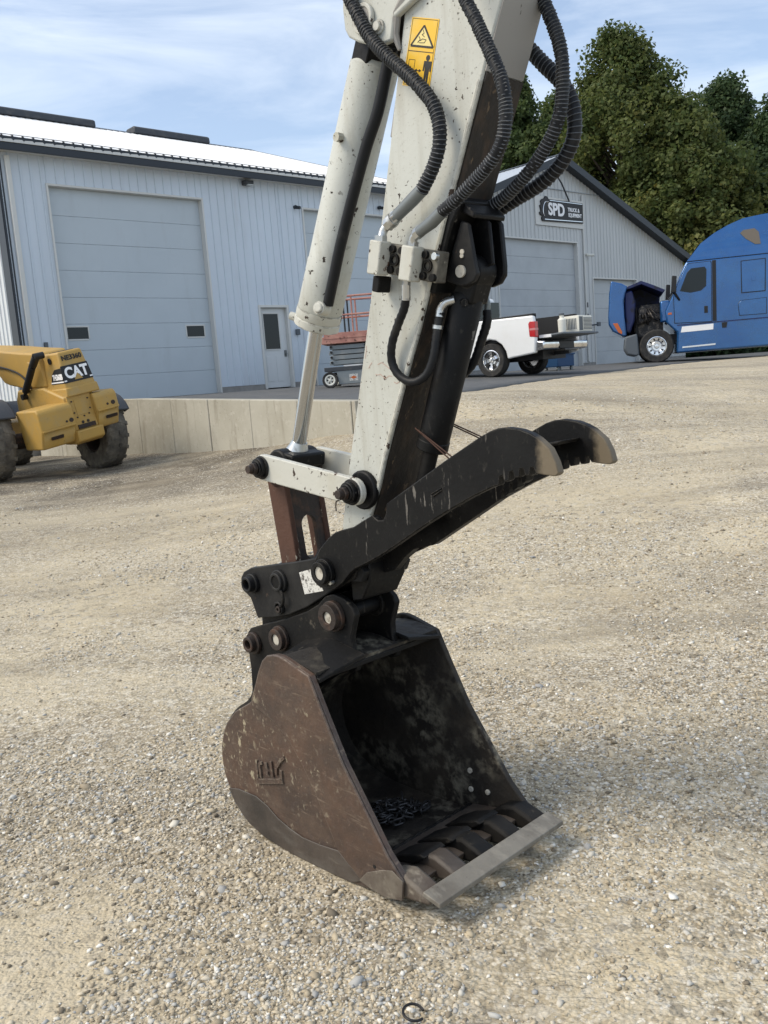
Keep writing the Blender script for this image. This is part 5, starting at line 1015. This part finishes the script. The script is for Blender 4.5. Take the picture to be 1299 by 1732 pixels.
# ------------------------------------------------------------------ trees
def leaf_material(name, a, b_, c_):
    m = bpy.data.materials.new(name); m.use_nodes = True; t = m.node_tree; N = t.nodes; L = t.links; p = N['Principled BSDF']
    at = N.new('ShaderNodeAttribute'); at.attribute_name = 'tint'; rp_ = N.new('ShaderNodeValToRGB'); e = rp_.color_ramp.elements
    e[0].color = a+(1,); e[1].color = c_+(1,); q = e.new(.55); q.color = b_+(1,)
    L.new(at.outputs['Fac'], rp_.inputs[0]); L.new(rp_.outputs[0], p.inputs['Base Color']); p.inputs['Roughness'].default_value = .55; p.inputs['Specular IOR Level'].default_value = .25
    tl_ = N.new('ShaderNodeBsdfTranslucent'); L.new(rp_.outputs[0], tl_.inputs[0]); ms = N.new('ShaderNodeMixShader'); ms.inputs[0].default_value = .45
    L.new(p.outputs[0], ms.inputs[1]); L.new(tl_.outputs[0], ms.inputs[2]); L.new(ms.outputs[0], N['Material Output'].inputs[0]); return m
MT['leafg'] = leaf_material('maple leaves', (.062, .096, .036), (.108, .148, .05), (.16, .185, .06))
MT['leafy'] = leaf_material('yellowing leaves', (.066, .10, .032), (.14, .158, .048), (.24, .205, .055))
MT['leafd'] = leaf_material('dark leaves', (.038, .066, .03), (.068, .108, .044), (.115, .15, .058))
def tree(label, x, y, base, height, rad, m, nclump=150, per=75, crown_lo=.22, lean=(0, 0), leaf=.20):
    t = thing('maple_tree', label, 'tree', (x, y, base), 0., 'trees behind the grey shop')
    cz0 = height*crown_lo; hc = height-cz0; limbs = MB()
    limbs.tube([(0, 0, -.3), (.1, .05, height*.25), (.05, -.1, height*.5), (lean[0]*.5, 0, height*.75)], [height*.022, height*.017, height*.011, .05], 10)
    C_ = []
    for i in range(nclump):
        u = (i+.5)/nclump; z = cz0+hc*(1-(1-u)**.85)
        f = (z-cz0)/hc; rr_ = rad*(sin(pi*min(1, .12+.86*f)**.75))**.8*(.82+.3*rng.random())
        if f > .8: rr_ *= .85
        th_ = rng.random()*2*pi; q = rr_*sqrt(.25+.75*rng.random()); C_.append((q*cos(th_)+lean[0]*f, q*sin(th_)+lean[1]*f, z+rng.normal()*.3))
    for k in range(0, nclump, 5):
        cx_, cy2, cz_ = C_[k]; zb = max(height*.14, cz_-.35*sqrt(cx_**2+cy2**2)-1.0); limbs.tube([(0, 0, zb), (cx_*.5, cy2*.5, (zb+cz_)/2+.2), (cx_, cy2, cz_)], [height*.006, height*.004, .015], 5)
    part('trunk', limbs, 'bark', t)
    C_ = np.array(C_); cs = .62*rad/5*(.6+.9*rng.random(nclump))+.25
    fz = (C_[:, 2]-cz0)/hc; tint0 = np.clip((.15+.55*rng.random(nclump))*((1.25-.75*fz) if m == 'leafy' else (.6+.5*fz)), 0, 1)
    ci = np.repeat(np.arange(nclump), per); n_ = len(ci)
    d = rng.normal(size=(n_, 3)); d /= np.linalg.norm(d, axis=1)[:, None]; rr_ = cs[ci]*rng.random(n_)**.45
    P_ = C_[ci]+d*rr_[:, None]*np.array([1, 1, .85])
    # twigs that stick out of the outline
    nrm = d*.55+rng.normal(size=(n_, 3))*.6+np.array([0, 0, .5]); nrm /= np.linalg.norm(nrm, axis=1)[:, None]
    a = np.cross(nrm, rng.normal(size=(n_, 3))); a /= np.linalg.norm(a, axis=1)[:, None]; b_ = np.cross(nrm, a)
    sz = leaf*(.55+.8*rng.random(n_))[:, None]
    V_ = np.stack([P_-a*sz*.5, P_+b_*sz*.42-nrm*sz*.12, P_+a*sz*.6, P_-b_*sz*.42-nrm*sz*.12], 1).reshape(-1, 3)
    me = bpy.data.meshes.new('crown'); fast_mesh(me, V_, np.arange(n_*4).reshape(-1, 4))
    at = me.attributes.new('tint', 'FLOAT', 'FACE'); at.data.foreach_set('value', np.clip(tint0[ci]+rng.normal(size=n_)*.13, 0, 1).astype(np.float32))
    link('crown', me, m, t); return t
def tpos(px, d): return ((px-650)/1500*d, d)
for lab, px, d, hgt, rad, m, nc, lo in (
    ('tallest maple, green with yellowing lower leaves, above the right slope of the shop roof', 1078, 50, 17.0, 5.4, 'leafy', 300, .16),
    ('green maple standing behind the ridge of the grey shop', 905, 52, 15.8, 4.0, 'leafg', 220, .2),
    ('dark green maple behind the roof of the blue semi truck', 1248, 53, 15.2, 4.4, 'leafd', 260, .1),
    ('dark tree at the right edge of the picture', 1345, 50, 13.6, 4.5, 'leafd', 260, .08),
    ('slim green maple between the two tallest crowns', 985, 55, 16.0, 3.6, 'leafg', 220, .2),
    ('lower yellow-green tree in front of the tallest maple', 1170, 47, 12.6, 4.4, 'leafy', 280, .1),
    ('low shaded tree behind the right eave of the grey shop', 1105, 56, 12.5, 5.0, 'leafd', 190, .06)):
    x_, y_ = tpos(px, d); tree(lab, x_, y_, 1.5, hgt, rad, m, int(nc*1.6), 180, lo)

sh_m = 'leafd'
for k, (px, d) in enumerate(((1165, 44), (1210, 46), (1255, 43), (1300, 45), (1350, 44), (1130, 47))):
    x_, y_ = tpos(px, d); t_ = tree('low dark shrub seen under and behind the blue semi truck', x_, y_, 1.45, 2.6+.3*(k % 3), 1.7, 'leafd', 60, 90, .02, leaf=.2); t_.name = 'shrub'; t_['category'] = 'shrub'; t_['group'] = 'shrubs beyond the semi truck'
# ------------------------------------------------------------------ loose gravel (countless: one object)
def vnoise(x, y, f, s):
    x = x*f+s*17.3; y = y*f+s*9.1; xi = np.floor(x).astype(int); yi = np.floor(y).astype(int); fx = x-xi; fy = y-yi
    fx = fx*fx*(3-2*fx); fy = fy*fy*(3-2*fy)
    h = lambda a, b: (np.sin(a*127.1+b*311.7+s)*43758.5453) % 1
    return (h(xi, yi)*(1-fx)+h(xi+1, yi)*fx)*(1-fy)+(h(xi, yi+1)*(1-fx)+h(xi+1, yi+1)*fx)*fy
N0 = 400000
dd = 1.15*(13.0/1.15)**(rng.random(N0)**1.0); lat = (rng.random(N0)*2-1)*(.56*dd+.5)
px_, py_ = lat, dd
msk = .5*vnoise(px_, py_, .9, 1)+.32*vnoise(px_, py_, 2.3, 2)+.18*vnoise(px_, py_, 6, 3)
keep = rng.random(N0) < np.clip((msk-.40+.16*np.clip(3.1-dd, 0, 1.2))*4.2, .06, 1)*.62*np.clip(1.15-dd*.06, .4, 1)
lx = (px_-EX[0])*cos(EXA)+(py_-EX[1])*sin(EXA); ly = -(px_-EX[0])*sin(EXA)+(py_-EX[1])*cos(EXA)
keep &= ~((lx > -1.02) & (lx < -.02) & (ly > -.02) & (ly < .63))
s_ = (px_-A0[0])*FD[0]+(py_-A0[1])*FD[1]; o2 = (px_-A0[0])*FN[0]+(py_-A0[1])*FN[1]
keep &= ~((s_ > -5.2) & (o2 < np.interp(s_, [e[0] for e in EDGE], [e[1] for e in EDGE])+.05))
px_, py_, dd = px_[keep], py_[keep], dd[keep]; n_ = len(px_)
sz = np.exp(rng.normal(size=n_)*.42)*.0043*(.85+.06*dd); sz = np.clip(sz, .0025, .017+.001*dd)
pzv = gz(px_, py_)
ph = (1+5**.5)/2; ico = np.array([(-1, ph, 0), (1, ph, 0), (-1, -ph, 0), (1, -ph, 0), (0, -1, ph), (0, 1, ph), (0, -1, -ph), (0, 1, -ph), (ph, 0, -1), (ph, 0, 1), (-ph, 0, -1), (-ph, 0, 1)])/sqrt(1+ph*ph)
icf = np.array([(0, 11, 5), (0, 5, 1), (0, 1, 7), (0, 7, 10), (0, 10, 11), (1, 5, 9), (5, 11, 4), (11, 10, 2), (10, 7, 6), (7, 1, 8), (3, 9, 4), (3, 4, 2), (3, 2, 6), (3, 6, 8), (3, 8, 9), (4, 9, 5), (2, 4, 11), (6, 2, 10), (8, 6, 7), (9, 8, 1)])
Vs = np.repeat(ico[None], n_, 0)*(1+.34*rng.normal(size=(n_, 12, 1)).clip(-1.4, 1.4))
Vs *= np.stack([sz*(.9+.5*rng.random(n_)), sz*(.7+.4*rng.random(n_)), sz*(.45+.3*rng.random(n_))], 1)[:, None, :]
an = rng.random(n_)*2*pi; ca_, sa_ = np.cos(an)[:, None], np.sin(an)[:, None]; ti = rng.normal(size=n_)[:, None]*.25
x0, y0, z0 = Vs[..., 0].copy(), Vs[..., 1].copy(), Vs[..., 2].copy(); z1 = z0+x0*ti
Vs[..., 0] = x0*ca_-y0*sa_+px_[:, None]; Vs[..., 1] = x0*sa_+y0*ca_+py_[:, None]; Vs[..., 2] = z1+(pzv+sz*.12)[:, None]
Fs = (icf[None]+12*np.arange(n_)[:, None, None]).reshape(-1, 3)
me = bpy.data.meshes.new('loose_gravel'); fast_mesh(me, Vs.reshape(-1, 3), Fs)
at = me.attributes.new('tint', 'FLOAT', 'POINT'); at.data.foreach_set('value', np.repeat(rng.random(n_), 12).astype(np.float32))
m = bpy.data.materials.new('gravel stones'); m.use_nodes = True; t = m.node_tree; b = t.nodes['Principled BSDF']; a_ = t.nodes.new('ShaderNodeAttribute'); a_.attribute_name = 'tint'
r_ = t.nodes.new('ShaderNodeValToRGB'); e = r_.color_ramp.elements; e[0].color = (.17, .145, .11, 1); e[1].color = (.80, .77, .70, 1)
for p_, c_ in ((.2, (.36, .30, .21, 1)), (.42, (.50, .425, .30, 1)), (.62, (.57, .50, .38, 1)), (.74, (.50, .49, .45, 1)), (.86, (.34, .335, .32, 1)), (.93, (.62, .58, .49, 1))): q = e.new(p_); q.color = c_
t.links.new(a_.outputs['Fac'], r_.inputs[0]); t.links.new(r_.outputs[0], b.inputs['Base Color']); b.inputs['Roughness'].default_value = .85; b.inputs['Specular IOR Level'].default_value = .2
MT['stones'] = m
lg = link('loose_gravel', me, 'stones'); lg['kind'] = 'stuff'; lg['label'] = 'loose pale gravel scattered over the packed yard'; lg['category'] = 'gravel'
print('stones', n_)
# small loop of wire half buried in the near gravel
mb = MB()
mb.tube([(.026*cos(t)-.024, .03*sin(t)+1.989, .006+.012*abs(sin(t*.5))) for t in np.linspace(.4, 5.6, 26)], .0035, 8)
o = link('wire_loop', mb.mesh('wire_loop'), 'machineblack'); tag(o, 'small loop of black wire half buried in the gravel at the bottom edge', 'wire')
